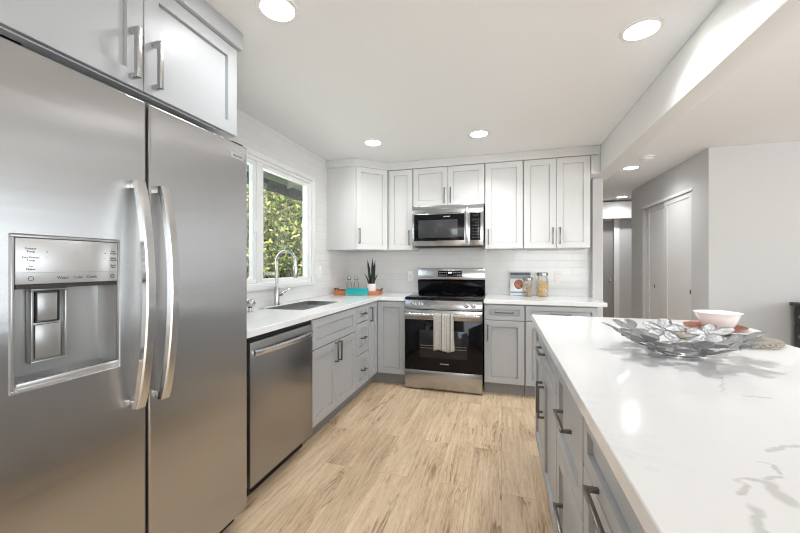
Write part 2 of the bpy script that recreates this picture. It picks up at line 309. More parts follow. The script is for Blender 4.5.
# ------------------------------------------------------------------ mesh helpers
def wloc(o):
    v = Vector((0,0,0))
    while o is not None:
        v = v + o.location; o = o.parent
    return v
class MB:
    def __init__(s, T=None):
        s.bm = bmesh.new(); s.T = T or Matrix.Identity(4)
    def _new(s, verts, faces, bevel=0., seg=2, smooth=False):
        vs = [s.bm.verts.new(s.T @ Vector(v)) for v in verts]
        fs = []
        for f in faces:
            try: q = s.bm.faces.new([vs[i] for i in f]); q.smooth = smooth; fs.append(q)
            except ValueError: pass
        if bevel > 0:
            es = list({e for f in fs for e in f.edges})
            bmesh.ops.bevel(s.bm, geom=es, offset=bevel, segments=seg, affect='EDGES', profile=.5, clamp_overlap=True)
        return s
    def box(s, x0, x1, y0, y1, z0, z1, bevel=0., seg=2):
        v = [(x0,y0,z0),(x1,y0,z0),(x1,y1,z0),(x0,y1,z0),(x0,y0,z1),(x1,y0,z1),(x1,y1,z1),(x0,y1,z1)]
        return s._new(v, [(0,3,2,1),(4,5,6,7),(0,1,5,4),(1,2,6,5),(2,3,7,6),(3,0,4,7)], bevel, seg)
    def prism(s, pts, z0, z1, bevel=0., seg=2):
        n = len(pts); v = [(x,y,z0) for x,y in pts]+[(x,y,z1) for x,y in pts]
        f = [tuple(reversed(range(n))), tuple(range(n,2*n))]+[(i,(i+1)%n,n+(i+1)%n,n+i) for i in range(n)]
        return s._new(v, f, bevel, seg)
    def prof(s, pts, x0, x1, bevel=0., seg=2):      # profile in (y,z) swept along x
        n = len(pts); v = [(x0,y,z) for y,z in pts]+[(x1,y,z) for y,z in pts]
        f = [tuple(reversed(range(n))), tuple(range(n,2*n))]+[(i,(i+1)%n,n+(i+1)%n,n+i) for i in range(n)]
        return s._new(v, f, bevel, seg)
    def tube(s, path, r, seg=12, caps=True, flat=None):
        path = [Vector(p) for p in path]; rs = r if isinstance(r, (list, tuple)) else [r]*len(path)
        rings = []; prev = None
        for i, p in enumerate(path):
            t = (path[min(i+1,len(path)-1)]-path[max(i-1,0)]).normalized()
            if prev is None:
                a = Vector((0,0,1)) if abs(t.z) < .9 else Vector((1,0,0)); u = t.cross(a).normalized()
            else: u = (prev - t*prev.dot(t)).normalized()
            prev = u; v = t.cross(u)
            k = flat if flat else 1.
            rings.append([tuple(p+(u*math.cos(2*PI*j/seg)+v*math.sin(2*PI*j/seg)*k)*rs[i]) for j in range(seg)])
        vs = [q for ring in rings for q in ring]; fs = []
        for i in range(len(path)-1):
            for j in range(seg):
                fs.append((i*seg+j, i*seg+(j+1)%seg, (i+1)*seg+(j+1)%seg, (i+1)*seg+j))
        if caps: fs.append(tuple(reversed(range(seg)))); fs.append(tuple((len(path)-1)*seg+j for j in range(seg)))
        return s._new(vs, fs, smooth=True)
    def cyl(s, p0, p1, r, seg=24, r1=None):
        return s.tube([p0, p1], [r, r if r1 is None else r1], seg)
    def lathe(s, prof, c=(0,0,0), seg=40, caps=True):
        vs = []; fs = []; n = len(prof)
        for (r, z) in prof:
            for j in range(seg):
                a = 2*PI*j/seg; vs.append((c[0]+r*math.cos(a), c[1]+r*math.sin(a), c[2]+z))
        for i in range(n-1):
            for j in range(seg):
                fs.append((i*seg+j, i*seg+(j+1)%seg, (i+1)*seg+(j+1)%seg, (i+1)*seg+j))
        if caps: fs.append(tuple(reversed(range(seg)))); fs.append(tuple((n-1)*seg+j for j in range(seg)))
        return s._new(vs, fs, smooth=True)
    def sphere(s, c, r, sc=(1,1,1), seg=12, rings=8):
        pr = [(max(r*math.sin(PI*i/rings),1e-5), -r*math.cos(PI*i/rings)) for i in range(rings+1)]
        vs = []; fs = []
        for (q, z) in pr:
            for j in range(seg):
                a = 2*PI*j/seg; vs.append((c[0]+q*math.cos(a)*sc[0], c[1]+q*math.sin(a)*sc[1], c[2]+z*sc[2]))
        for i in range(rings):
            for j in range(seg):
                fs.append((i*seg+j, i*seg+(j+1)%seg, (i+1)*seg+(j+1)%seg, (i+1)*seg+j))
        return s._new(vs, fs, smooth=True)
    def cells(s, xs, ys, on, z0, z1):       # slab made of grid cells, shared vertices, open cells are holes
        idx = {}; V = []
        def g(i, j, k):
            if (i,j,k) not in idx: idx[(i,j,k)] = len(V); V.append((xs[i], ys[j], (z0,z1)[k]))
            return idx[(i,j,k)]
        nx, ny = len(xs)-1, len(ys)-1; F = []
        A = lambda i, j: 0 <= i < nx and 0 <= j < ny and on(i, j)
        for i in range(nx):
            for j in range(ny):
                if not A(i,j): continue
                F.append((g(i,j,1),g(i+1,j,1),g(i+1,j+1,1),g(i,j+1,1))); F.append((g(i,j,0),g(i,j+1,0),g(i+1,j+1,0),g(i+1,j,0)))
                if not A(i-1,j): F.append((g(i,j,0),g(i,j,1),g(i,j+1,1),g(i,j+1,0)))
                if not A(i+1,j): F.append((g(i+1,j,0),g(i+1,j+1,0),g(i+1,j+1,1),g(i+1,j,1)))
                if not A(i,j-1): F.append((g(i,j,0),g(i+1,j,0),g(i+1,j,1),g(i,j,1)))
                if not A(i,j+1): F.append((g(i,j+1,0),g(i,j+1,1),g(i+1,j+1,1),g(i+1,j+1,0)))
        return s._new(V, F)
    def shaker(s, u0, u1, z0, z1, n0=0., t=.02, rail=.057, rec=.0125):   # front faces local -y at y=-(n0+t)
        yf = -(n0+t); yb = -n0; c = .0018; e = .0012
        def ring(d, y): return [(u0+d,y,z0+d),(u1-d,y,z0+d),(u1-d,y,z1-d),(u0+d,y,z1-d)]
        V = ring(0,yb)+ring(0,yf+c)+ring(c,yf)+ring(rail,yf)+ring(rail+e,yf+rec+.004)+ring(rail+e+.0035,yf+rec+.004)+ring(rail+e+.0045,yf+rec)  # narrow groove around the panel is added to deepen its shade line
        F = [(3,2,1,0)]
        for k in range(6):
            for i in range(4):
                j = (i+1)%4; F.append((k*4+i, k*4+j, (k+1)*4+j, (k+1)*4+i))
        F.append((24,25,26,27))
        return s._new(V, F)
    def build(s, name, m, parent=None, bevel=0., smooth=None, auto=True):
        bmesh.ops.recalc_face_normals(s.bm, faces=s.bm.faces[:])
        me = bpy.data.meshes.new(name)
        co = [v.co for v in s.bm.verts]
        lo = Vector([min(v[i] for v in co) for i in range(3)]); hi = Vector([max(v[i] for v in co) for i in range(3)])
        org = (lo+hi)/2; org.z = lo.z
        for v in s.bm.verts: v.co -= org
        if smooth is not None:
            for f in s.bm.faces: f.smooth = smooth
        s.bm.to_mesh(me); s.bm.free()
        me.materials.append(m)
        if auto: me.set_sharp_from_angle(angle=R(38))
        o = bpy.data.objects.new(name, me); COL.objects.link(o)
        if parent is not None:
            o.parent = parent; o.location = org - wloc(parent)
        else: o.location = org
        if bevel:
            b = o.modifiers.new('bevel', 'BEVEL'); b.width = bevel; b.segments = 2; b.limit_method = 'ANGLE'; b.angle_limit = R(40)
        return o
def tag(o, label, cat=None, group=None, kind=None):
    o['label'] = label
    if cat: o['category'] = cat
    if group: o['group'] = group
    if kind: o['kind'] = kind
    return o
def thing(name, label, cat, loc=(0,0,0), group=None, kind=None):
    o = bpy.data.objects.new(name, None); COL.objects.link(o); o.location = loc; o.empty_display_size = .1
    return tag(o, label, cat, group, kind)
def copy_tree(o, parent=None):
    c = o.copy(); COL.objects.link(c); c.parent = parent
    for ch in list(o.children): copy_tree(ch, c)
    return c
def text(body, T, size, m, parent, depth=.0004, align='CENTER'):
    cu = bpy.data.curves.new('lettering', 'FONT'); cu.body = body; cu.size = size; cu.align_x = align; cu.align_y = 'CENTER'; cu.extrude = depth
    cu.resolution_u = 3
    tmp = bpy.data.objects.new('lettering_curve', cu)
    me = bpy.data.meshes.new_from_object(tmp); me.name = 'lettering'
    bpy.data.objects.remove(tmp); bpy.data.curves.remove(cu)
    me.materials.clear(); me.materials.append(m)
    o = bpy.data.objects.new('lettering', me); COL.objects.link(o); o.parent = parent
    o.matrix_local = Matrix.Translation(-wloc(parent)) @ T
    return o
def FACE(x, y, z, deg):     # frame whose local -y looks out of the face: back wall 0, left run +90, island -90
    return Matrix.Translation((x,y,z)) @ Matrix.Rotation(R(deg), 4, 'Z')
def TXT(F, u, z, n):         # text frame standing on a face frame
    return F @ Matrix.Translation((u, -n, z)) @ Matrix.Rotation(R(90), 4, 'X')
def struct(name, mb, m, label, cat, bevel=0., parent=None):
    o = mb.build(name, m, parent, bevel); tag(o, label, cat, kind='structure'); return o

# ------------------------------------------------------------------ the setting
CEIL = 2.385; WX = -1.84; WY = 4.06; CX = 1.93; CY = 4.10
struct('floor', MB().box(-1.91, 5.1, -2.95, 7.3, -.08, 0), MT['oak'], 'light oak plank floor running towards the stove', 'floor')
struct('ceiling', MB().box(-1.91, 5.1, -2.95, 7.3, CEIL, CEIL+.15), MT['ceiling'], 'flat off-white ceiling with recessed lights', 'ceiling')
# left wall in (y,z): cells grid laid out on local x=y, local y=z
TL = Matrix(((0,0,1,0),(1,0,0,0),(0,1,0,0),(0,0,0,1)))      # local (a,b,c) -> world (c,a,b)
wy0, wy1, wz0, wz1 = 1.60, 3.125, 1.075, 2.085
m_ = MB(TL); m_.cells([-2.95, wy0, wy1, WY+.15], [0, wz0, wz1, CEIL], lambda i,j: not (i==1 and j==1), WX-.07, WX)
struct('wall_left', m_, MT['tileleft'], 'left wall clad in glossy white subway tile around the window', 'wall')
struct('wall_back', MB().box(WX, 1.005, WY, WY+.15, 0, CEIL), MT['tileback'], 'back wall of white subway tile behind the stove', 'wall')
struct('wall_stub', MB().box(.886, .974, 3.95, WY-.001, 0, 2.119), MT['wall'], 'short plain wall end right of the counter under the beam', 'wall')
struct('ceiling_beam', MB().box(.905, 1.032, -2.9, WY-.002, 2.12, CEIL-.001, .002), MT['trim'], 'white boxed beam crossing the ceiling above the island', 'beam')
struct('wall_hall', MB().box(.86, 1.005, WY+.152, 7.14, 0, CEIL-.001), MT['wall'], 'hallway side wall behind the kitchen', 'wall')
# closet wall (x = CX) with opening
m_ = MB(TL); m_.cells([CY, 4.42, 5.76, 6.2], [0, 2.03, CEIL-.001], lambda i,j: not (i==1 and j==0), CX, CX+.1)
struct('wall_closet', m_, MT['wall'], 'hallway wall holding the sliding closet doors', 'wall')
struct('wall_right', MB().box(CX+.1, 5.1, CY, CY+.1, 0, CEIL-.001), MT['wall'], 'plain grey-white wall behind the island on the right', 'wall')
struct('wall_end', MB().box(CX+.1, 4.2, 6.1, 6.2, 0, CEIL-.001), MT['wall'], 'wall closing the back of the closet', 'wall')
m_ = MB(Matrix(((1,0,0,0),(0,0,1,0),(0,1,0,0),(0,0,0,1)))); m_.cells([.86, 1.12, 1.945, 4.2], [0, 2.06, CEIL-.001], lambda i,j: not (i==1 and j==0), 7.15, 7.27)
struct('wall_far', m_, MT['wall'], 'far hallway wall with the grey doorway', 'wall')
struct('trim_1', MB().box(1.012, 2.32, 6.98, 7.148, 2.06, 2.355, .003), MT['trim'], 'white boxed header above the far hallway doorway', 'trim')
struct('trim_2', MB().box(1.945, 2.03, 7.128, 7.149, 0, 2.058, .002), MT['trim'], 'white casing right of the far hallway doorway', 'trim')
struct('baseboard_far', MB().box(2.032, 4.2, 7.13, 7.149, 0, .11, .003), MT['trim'], 'white baseboard along the far hallway wall', 'baseboard')
struct('baseboard_right', MB().box(CX+.002, 5.08, CY-.014, CY-.001, 0, .10, .002), MT['trim'], 'white baseboard under the right wall', 'baseboard')
d_ = struct('door_3', MB().box(1.125, 1.94, 7.19, 7.23, .005, 2.05, .002), MT['doorgrey'], 'grey door at the end of the hallway', 'door')
mk = MB().cyl((1.88,7.19,.96), (1.88,7.13,.96), .011); mk.sphere((1.88,7.125,.96), .027); mk.build('knob', MT['nickel'], d_)
# closet sliding doors
def closet_door(name, y0, y1, x, label, pull):
    F = FACE(x, 0, 0, -90)
    d = struct(name, MB(F), MT['trim'], label, 'door') if False else None
    mb = MB(F); mb.shaker(-y1, -y0, .012, 2.05, 0, .032, .075, .008)
    d = struct(name, mb, MT['trim'], label, 'door')
    q = MB(F); q.lathe([(.001,0),(.026,0),(.028,.003),(.022,.005),(.001,.0055)], seg=20)
    for v in q.bm.verts:
        l = F.inverted() @ v.co; v.co = F @ Vector((l.x*.42 - pull, -.032 - l.z, l.y*.95 + .953))
    q.build('finger_pull', MT['pull'], d)
    return d
closet_door('door_1', 4.425, 5.10, CX+.045, 'near sliding closet door with a small round pull', 4.47)
closet_door('door_2', 5.02, 5.755, CX+.085, 'far sliding closet door partly behind the near one', 5.50)
struct('trim_3', MB().box(CX-.006, CX+.012, 4.40, 5.78, 2.03, 2.062, .002), MT['trim'], 'white header strip above the sliding closet doors', 'trim')
# rear and dining-side walls, unseen, their openings added to carry the fill lamps
m_ = MB(Matrix(((1,0,0,0),(0,0,1,0),(0,1,0,0),(0,0,0,1)))); m_.cells([-1.91, .25, 3.25, 5.1], [0, .3, 2.2, CEIL-.001], lambda i,j: not (i==1 and j==1), -3.0, -2.88)
struct('wall_rear', m_, MT['wall'], 'wall behind the viewpoint with a wide opening added for fill light', 'wall')
m_ = MB(TL); m_.cells([-2.88, -1.4, 2.6, CY], [0, .3, 2.2, CEIL-.001], lambda i,j: not (i==1 and j==1), 5.0, 5.12)
struct('wall_dining', m_, MT['wall'], 'dining side wall with a wide opening added for fill light', 'wall')

# kitchen window: casing, frame, sashes, panes
win = thing('window_1', 'white two-panel sliding window above the sink', 'window', (WX, (wy0+wy1)/2, wz0), kind='structure')
def ring_yz(mb, y0, y1, z0, z1, wdt, x0, x1, bev=.002):
    mb.box(x0,x1,y0,y1,z1-wdt,z1,bev); mb.box(x0,x1,y0,y1,z0,z0+wdt,bev); mb.box(x0,x1,y0,y0+wdt,z0+wdt,z1-wdt,bev); mb.box(x0,x1,y1-wdt,y1,z0+wdt,z1-wdt,bev); return mb
mb = MB(); cw = .055
mb.box(WX, WX+.018, wy0-cw, wy1+cw, wz1, wz1+.042, .002); mb.box(WX, WX+.018, wy0-cw, wy1+cw, wz0-.03, wz0, .002)
mb.box(WX, WX+.018, wy0-cw, wy0, wz0, wz1, .002); mb.box(WX, WX+.018, wy1, wy1+cw, wz0, wz1, .002)
mb.build('casing', MT['trim'], win)
ring_yz(MB(), wy0, wy1, wz0, wz1, .026, WX-.068, WX+.004).build('frame', MT['vinyl'], win)
MB().box(WX-.066, WX-.004, 2.325, 2.385, wz0+.026, wz1-.026, .002).build('mullion', MT['vinyl'], win)
s1 = ring_yz(MB(), wy0+.026, 2.325, wz0+.026, wz1-.026, .036, WX-.05, WX-.010).build('sash', MT['vinyl'], win)
MB().box(WX-.034, WX-.030, wy0+.06, 2.29, wz0+.06, wz1-.06).build('pane', MT['pane'], s1)
s2 = ring_yz(MB(), 2.385, wy1-.026, wz0+.026, wz1-.026, .030, WX-.06, WX-.014).build('sash', MT['vinyl'], win)
MB().box(WX-.034, WX-.030, 2.41, wy1-.054, wz0+.054, wz1-.054).build('pane', MT['pane'], s2)
MB().box(WX-.010, WX+.008, 2.294, 2.322, 1.50, 1.60, .004).build('latch', MT['vinyl'], win)

# ------------------------------------------------------------------ outside the window
struct('ground', MB().box(-14, -2.02, -6, 22, -.5, -.35), MT['grass'], 'garden ground outside the window', 'ground')
def tree(name, label, c, rad, n, m, size, seed, trunk):
    rnd = random.Random(seed); t = thing(name, label, 'tree', (c[0], c[1], -.35), group='trees outside the window')
    mb = MB(); V = []; Fc = []
    for k in range(n):
        while True:
            p = Vector((rnd.uniform(-1,1), rnd.uniform(-1,1), rnd.uniform(-1,1)))
            if .35 < p.length < 1: break
        lump = 1+.16*math.sin(5*p.x+seed)*math.cos(6*p.z)+.1*math.sin(9*p.y)
        q = Vector((c[0]+p.x*rad[0]*lump, c[1]+p.y*rad[1]*lump, c[2]+p.z*rad[2]*lump))
        a = Vector((rnd.gauss(0,1),rnd.gauss(0,1),rnd.gauss(0,1))).normalized(); b = a.orthogonal().normalized()
        b = (Matrix.Rotation(rnd.uniform(0,6.28), 3, a) @ b); s = size*rnd.uniform(.6,1.3)
        cc = a.cross(b)
        i = len(V)
        for (du, dv, dn) in ((-1,0,0),(-.3,.42,.12),(.45,.36,.1),(1,0,0),(.45,-.36,.1),(-.3,-.42,.12)):
            V.append(q + b*du*s + cc*dv*s + a*dn*s)
        Fc += [(i,i+1,i+2,i+3),(i,i+3,i+4,i+5)]
    me = bpy.data.meshes.new('foliage'); me.from_pydata([tuple(v-Vector((c[0],c[1],-.35))) for v in V], [], Fc); me.materials.append(m)
    o = bpy.data.objects.new('foliage', me); COL.objects.link(o); o.parent = t
    mb = MB(); mb.tube([(c[0],c[1],-.36),(c[0]+.05,c[1],.6),(c[0]-.05,c[1]+.05,c[2])], [.16,.12,.06], 10)
    for k in range(5):
        a = k*1.3; mb.tube([(c[0]-.02,c[1]+.02,c[2]*.5+k*.1),(c[0]+math.cos(a)*rad[0]*.4,c[1]+math.sin(a)*rad[1]*.4,c[2]+.3)], [.05,.02], 7)
    mb.build('trunk', MT['bark'], t)
    return t
tree('garden_tree', 'broad leafy green tree filling the window behind the faucet', (-6.4, 9.0, 1.9), (1.7, 2.4, 2.4), 30000, MT['leafgreen'], .062, 3, True)
tree('garden_tree', 'paler green tree showing in the narrow left window pane', (-11.6, 14.5, 2.2), (2.4, 2.6, 2.9), 7000, MT['leafpale'], .11, 9, True)
tree('garden_tree', 'low dark shrub below the larger tree', (-4.0, 5.7, .35), (.55, .8, .75), 4000, MT['leafgreen'], .06, 15, True)
pc = thing('patio_cover', 'dark patio cover beam with white rafters seen through the window top', 'patio cover', (-3.6, 4, 2.6))
MB().box(-3.62, -3.5, 1.5, 8.5, 2.44, 2.58, .004).build('beam', MT['soffit'], pc)
for k in range(8):
    y = 1.7+k*.86
    mb = MB(); mb.prof([(0,0),(0,0)], 0, 0) if False else None
    mb._new([(-3.48,y,2.53),(-3.48,y+.05,2.53),(-2.05,y+.05,2.95),(-2.05,y,2.95),(-3.48,y,2.70),(-3.48,y+.05,2.70),(-2.05,y+.05,3.11),(-2.05,y,3.11)],
            [(0,3,2,1),(4,5,6,7),(0,1,5,4),(1,2,6,5),(2,3,7,6),(3,0,4,7)])
    mb.build('rafter', MT['trim'], pc)
mb = MB(); mb._new([(-3.75,1.4,2.65),(-3.75,8.6,2.65),(-2.05,8.6,3.12),(-2.05,1.4,3.12),(-3.75,1.4,2.67),(-3.75,8.6,2.67),(-2.05,8.6,3.14),(-2.05,1.4,3.14)],
            [(0,3,2,1),(4,5,6,7),(0,1,5,4),(1,2,6,5),(2,3,7,6),(3,0,4,7)])
mb.build('roof_panel', MT['roofpanel'], pc)
for y in (1.9, 8.1): MB().box(-3.61, -3.51, y, y+.1, -.36, 2.439, .004).build('post', MT['soffit'], pc)

# ------------------------------------------------------------------ cabinets
def pull(F, kind, u, z, L, n0, parent, m=None, th=.011, proj=.034):
    mb = MB(F); a = -(n0+proj)
    if kind == 'v':
        mb.box(u-th/2,u+th/2,a,a+th,z-L/2,z+L/2,.0012)
        for s in (-1,1):
            zc = z+s*(L/2-th/2); mb.box(u-th/2,u+th/2,a+th,-n0,zc-th/2,zc+th/2,.0008)
    else:
        mb.box(u-L/2,u+L/2,a,a+th,z-th/2,z+th/2,.0012)
        for s in (-1,1):
            uc = u+s*(L/2-th/2); mb.box(uc-th/2,uc+th/2,a+th,-n0,z-th/2,z+th/2,.0008)
    return mb.build('handle', m or MT['pull'], parent)
def cabinet(name, label, cat, group, F, u0, u1, z0, z1, depth, fronts, m, toe=True, rail=.057, base=None, pm=None):
    o = F @ Vector(((u0+u1)/2, depth/2, 0)); o.z = 0 if toe else z0
    t = thing(name, label, cat, tuple(o), group)
    b = MB(F)
    if base:
        b.box(u0, u1, 0, depth, z0, base, .001); b.box(u0, u1, 0, .02, base, z1, .001)
        b.box(u0, u0+.018, .02, depth, base, z1, .001); b.box(u1-.018, u1, .02, depth, base, z1, .001)
    else: b.box(u0, u1, 0, depth, z0, z1, .001)
    b.build('body', m, t)
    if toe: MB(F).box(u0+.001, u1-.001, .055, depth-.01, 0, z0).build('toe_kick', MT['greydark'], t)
    for (kind, a, bb, c, d, h) in fronts:
        q = MB(F)
        rl = rail if (d-c) > .2 else min(rail, (d-c)*.3)
        if bb-a < .26: rl = min(rl, .05)
        q.shaker(a, bb, c, d, .001, .019, rl)
        p = q.build(kind, m, t)
        if h: pull(F, h[0], h[1], h[2], h[3], .02, p, *((MT[pm[0]], pm[1], pm[2]) if pm else ()))
    return t
G = MT['grey']; U_ = MT['upper']
FL = FACE(-1.27, 0, 0, 90); FB = FACE(0, 3.47, 0, 0); FI = FACE(.232, 0, 0, -90)
ZB0, ZB1 = .115, .872
gb = 'grey shaker base cabinets'
cabinet('base_cabinet', 'grey sink cabinet with false drawer and two doors, under the sink', 'cabinet', gb, FL, 2.132, 2.898, ZB0, ZB1, .55, [
    ('false_drawer', 2.138, 2.892, .655, .864, None),
    ('door', 2.138, 2.5135, .121, .648, ('v', 2.485, .565, .155)),
    ('door', 2.5165, 2.892, .121, .648, ('v', 2.545, .565, .155))], G, base=.64)
cabinet('base_cabinet', 'narrow grey stack of three drawers right of the sink cabinet', 'cabinet', gb, FL, 2.9, 3.205, ZB0, ZB1, .55, [
    ('drawer', 2.906, 3.199, .715, .864, ('h', 3.05, .79, .085)),
    ('drawer', 2.906, 3.199, .422, .708, ('h', 3.05, .565, .085)),
    ('drawer', 2.906, 3.199, .121, .415, ('h', 3.05, .268, .085))], G)
# lazy-susan corner cabinet: L-shaped body, one door on each run
t = thing('base_cabinet', 'grey corner cabinet with two narrow doors left of the stove', 'cabinet', (-1.5, 3.75, 0), gb)
MB().prism([(-1.82,3.207),(-1.27,3.207),(-1.27,3.47),(-.945,3.47),(-.945,4.05),(-1.82,4.05)], ZB0, ZB1, .001).build('body', G, t)
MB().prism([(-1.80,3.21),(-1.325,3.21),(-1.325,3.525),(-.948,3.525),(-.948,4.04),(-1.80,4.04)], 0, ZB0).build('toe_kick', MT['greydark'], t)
q = MB(FL); q.shaker(3.212, 3.446, .121, .864, .001, .019, .045); p = q.build('door', G, t); pull(FL, 'v', 3.245, .755, .14, .02, p)
q = MB(FB); q.shaker(-1.246, -.951, .121, .864, .001, .019, .057); q.build('door', G, t)
cabinet('base_cabinet', 'grey cabinet with one drawer and one door right of the stove', 'cabinet', gb, FB, -.163, .207, ZB0, ZB1, .58, [
    ('drawer', -.158, .202, .722, .864, ('h', .022, .795, .17)),
    ('door', -.158, .202, .121, .714, ('v', -.128, .60, .15))], G)
cabinet('base_cabinet', 'wide grey cabinet with drawer and double doors half hidden by the island', 'cabinet', gb, FB, .209, .818, ZB0, ZB1, .58, [
    ('drawer', .215, .812, .722, .864, ('h', .513, .795, .17)),
    ('door', .215, .512, .121, .714, ('v', .48, .60, .15)),
    ('door', .515, .812, .121, .714, ('v', .547, .60, .15))], G)
# uppers
gu = 'white shaker upper cabinets'; FU = FACE(0, 3.76, 0, 0); ZU0, ZU1 = 1.408, 2.30
FD = FACE(-1.51, 3.46, 0, 45); FD.translation = Vector((-1.51+.0141, 3.46+.0141-.0, 0)) ; FD = FACE(-1.524, 3.474, 0, 45)
t = thing('upper_cabinet', 'white diagonal corner cabinet hung in the corner above the plant', 'cabinet', (-1.6, 3.82, ZU0), gu)
MB().prism([(WX+.001,WY-.001),(WX+.001,3.46),(-1.51,3.46),(-1.235,3.735),(-1.235,WY-.001)], ZU0, ZU1, .001).build('body', U_, t)
FD = FACE(-1.51, 3.46, 0, 45)
q = MB(FD); q.shaker(.012, .378, ZU0+.004, ZU1-.004, .001, .019, .055); p = q.build('door', U_, t); pull(FD, 'v', .043, ZU0+.145, .16, .02, p)
cabinet('upper_cabinet', 'narrow white single-door cabinet left of the microwave', 'cabinet', gu, FU, -1.232, -.942, ZU0, ZU1, .298, [
    ('door', -1.214, -.946, ZU0+.004, ZU1-.004, ('v', -.977, ZU0+.135, .16))], U_, False)
cabinet('upper_cabinet', 'short white double-door cabinet directly above the microwave', 'cabinet', gu, FU, -.938, -.172, 1.882, ZU1, .298, [
    ('door', -.934, -.5565, 1.886, ZU1-.004, ('v', -.588, 1.99, .16)),
    ('door', -.5535, -.176, 1.886, ZU1-.004, ('v', -.522, 1.99, .16))], U_, False)
cabinet('upper_cabinet', 'white single-door cabinet right of the microwave', 'cabinet', gu, FU, -.166, .208, ZU0, ZU1, .298, [
    ('door', -.162, .204, ZU0+.004, ZU1-.004, ('v', -.132, ZU0+.125, .16))], U_, False)
cabinet('upper_cabinet', 'white double-door cabinet at the right end beside the beam', 'cabinet', gu, FU, .212, .822, ZU0, ZU1, .298, [
    ('door', .216, .5155, ZU0+.004, ZU1-.004, ('v', .484, ZU0+.125, .16)),
    ('door', .5185, .818, ZU0+.004, ZU1-.004, ('v', .550, ZU0+.125, .16))], U_, False)
mb = MB(); mb.prism([(WX+.001,WY-.001),(WX+.001,3.445),(-1.506,3.445),(-1.228,3.724),(.903,3.724),(.903,WY-.001)], ZU1+.001, CEIL-.001, .0015)
tag(mb.build('crown_board', U_, None), 'white flat crown board between the upper cabinets and the ceiling', 'crown molding')
mb = MB(); mb.box(.824, .903, 3.745, WY-.001, 2.12, ZU1-.001, .0015)
tag(mb.build('filler_panel', U_), 'small white filler block between the last upper cabinet and the beam', 'filler panel')
# above the fridge
FO = FACE(-1.265, 0, 0, 90)
t = cabinet('upper_cabinet', 'grey double-door cabinet above the refrigerator with long steel pulls', 'cabinet', gu, FO, .502, 1.428, 1.872, 2.30, .56, [
    ('door', .506, .9565, 1.876, 2.297, ('v', .912, 1.985, .175)),
    ('door', .9595, 1.424, 1.876, 2.297, ('v', .995, 1.985, .175))], G, False, pm=('nickel', .016, .042))
MB(FO).box(.49, 1.442, -.04, .56, 2.301, CEIL-.001, .002).build('crown', G, t)

# ------------------------------------------------------------------ island
gi = 'grey island cabinets'
cabinet('island_cabinet', 'grey island cabinet with one wide drawer over double doors, at the far end', 'cabinet', gi, FI, -2.46, -1.535, ZB0, ZB1, .60, [
    ('drawer', -2.455, -1.54, .715, .864, ('h', -1.995, .79, .17)),
    ('door', -2.455, -1.999, .121, .708, ('v', -2.035, .53, .17)),
    ('door', -1.996, -1.54, .121, .708, ('v', -1.96, .53, .17))], G)
cabinet('island_cabinet', 'grey island cabinet with two deep drawers, middle of the island front', 'cabinet', gi, FI, -1.533, -1.053, ZB0, ZB1, .60, [
    ('drawer', -1.528, -1.058, .545, .864, ('h', -1.293, .72, .17)),
    ('drawer', -1.528, -1.058, .121, .538, ('h', -1.293, .38, .17))], G)
cabinet('island_cabinet', 'grey island drawer cabinet nearest the viewer', 'cabinet', gi, FI, -1.051, -.441, ZB0, ZB1, .60, [
    ('drawer', -1.046, -.446, .715, .864, ('h', -.746, .735, .30)),
    ('drawer', -1.046, -.446, .422, .708, ('h', -.746, .60, .30)),
    ('drawer', -1.046, -.446, .121, .415, ('h', -.746, .30, .30))], G)
t = thing('island_panelling', 'grey panelled back of the island under the counter overhang', 'panel', (.86, 1.1, 0))
MB().box(.834, .854, -.05, 2.46, 0, ZB1, .001).build('panel', G, t)
MB().box(.234, .832, -.05, .437, 0, ZB1, .001).build('end_filler', G, t)
for y in (.6, 2.2): MB().box(.856, 1.08, y, y+.05, .74, .872, .003).build('bracket', G, t)
tag(MB().box(.191, 1.15, -.1, 2.50, .876, .914).build('island_countertop', MT['quartz'], None, .003), 'large white veined quartz top of the island', 'countertop')

# ------------------------------------------------------------------ counters, sink, faucet
mb = MB(); xs = [WX+.001, -1.735, -1.40, -1.228, -.945]; ys = [1.425, 2.26, 2.895, 3.43, WY-.001]
mb.cells(xs, ys, lambda i,j: (j==3) or (i<3 and not (i==1 and j==1)), .876, .914)
tag(mb.build('countertop', MT['quartz'], None, .003), 'white quartz L-shaped counter with the sink cutout, left of the stove', 'countertop')
tag(MB().box(-.166, .885, 3.43, WY-.001, .876, .914).build('countertop', MT['quartz'], None, .003), 'white quartz counter right of the stove', 'countertop')
t = thing('kitchen_sink', 'undermount stainless steel sink below the window', 'sink', (-1.55, 2.58, .66))
mb = MB(); a = (-1.7335,-1.4015,2.2615,2.8935)
mb._new([(a[0],a[2],.912),(a[1],a[2],.912),(a[1],a[3],.912),(a[0],a[3],.912), (a[0],a[2],.67),(a[1],a[2],.67),(a[1],a[3],.67),(a[0],a[3],.67)],
        [(0,1,5,4),(1,2,6,5),(2,3,7,6),(3,0,4,7),(4,5,6,7)])
o = mb.build('basin', MT['sink'], t); sm = o.modifiers.new('wall', 'SOLIDIFY'); sm.thickness = .001; sm.offset = 0
mb = MB(); mb.lathe([(.055,0),(.055,.003),(.04,.004),(.035,.001),(.001,.001)], (-1.62,2.58,.6745)); mb.build('drain', MT['chrome'], t)
fx, fy = -1.772, 2.475
t = thing('faucet', 'brushed nickel gooseneck faucet behind the sink', 'faucet', (fx, fy, .914))
mb = MB(); mb.lathe([(.027,0),(.027,.006),(.0215,.008),(.0215,.145),(.019,.15)], (fx,fy,.914)); mb.build('base', MT['nickel'], t)
mb = MB(); path = [(fx,fy,1.06)]; 
for k in range(0, 13):
    a_ = PI - PI*k/12; path.append((fx+.088+.088*math.cos(a_), fy+.0, 1.27+.088*math.sin(a_)))
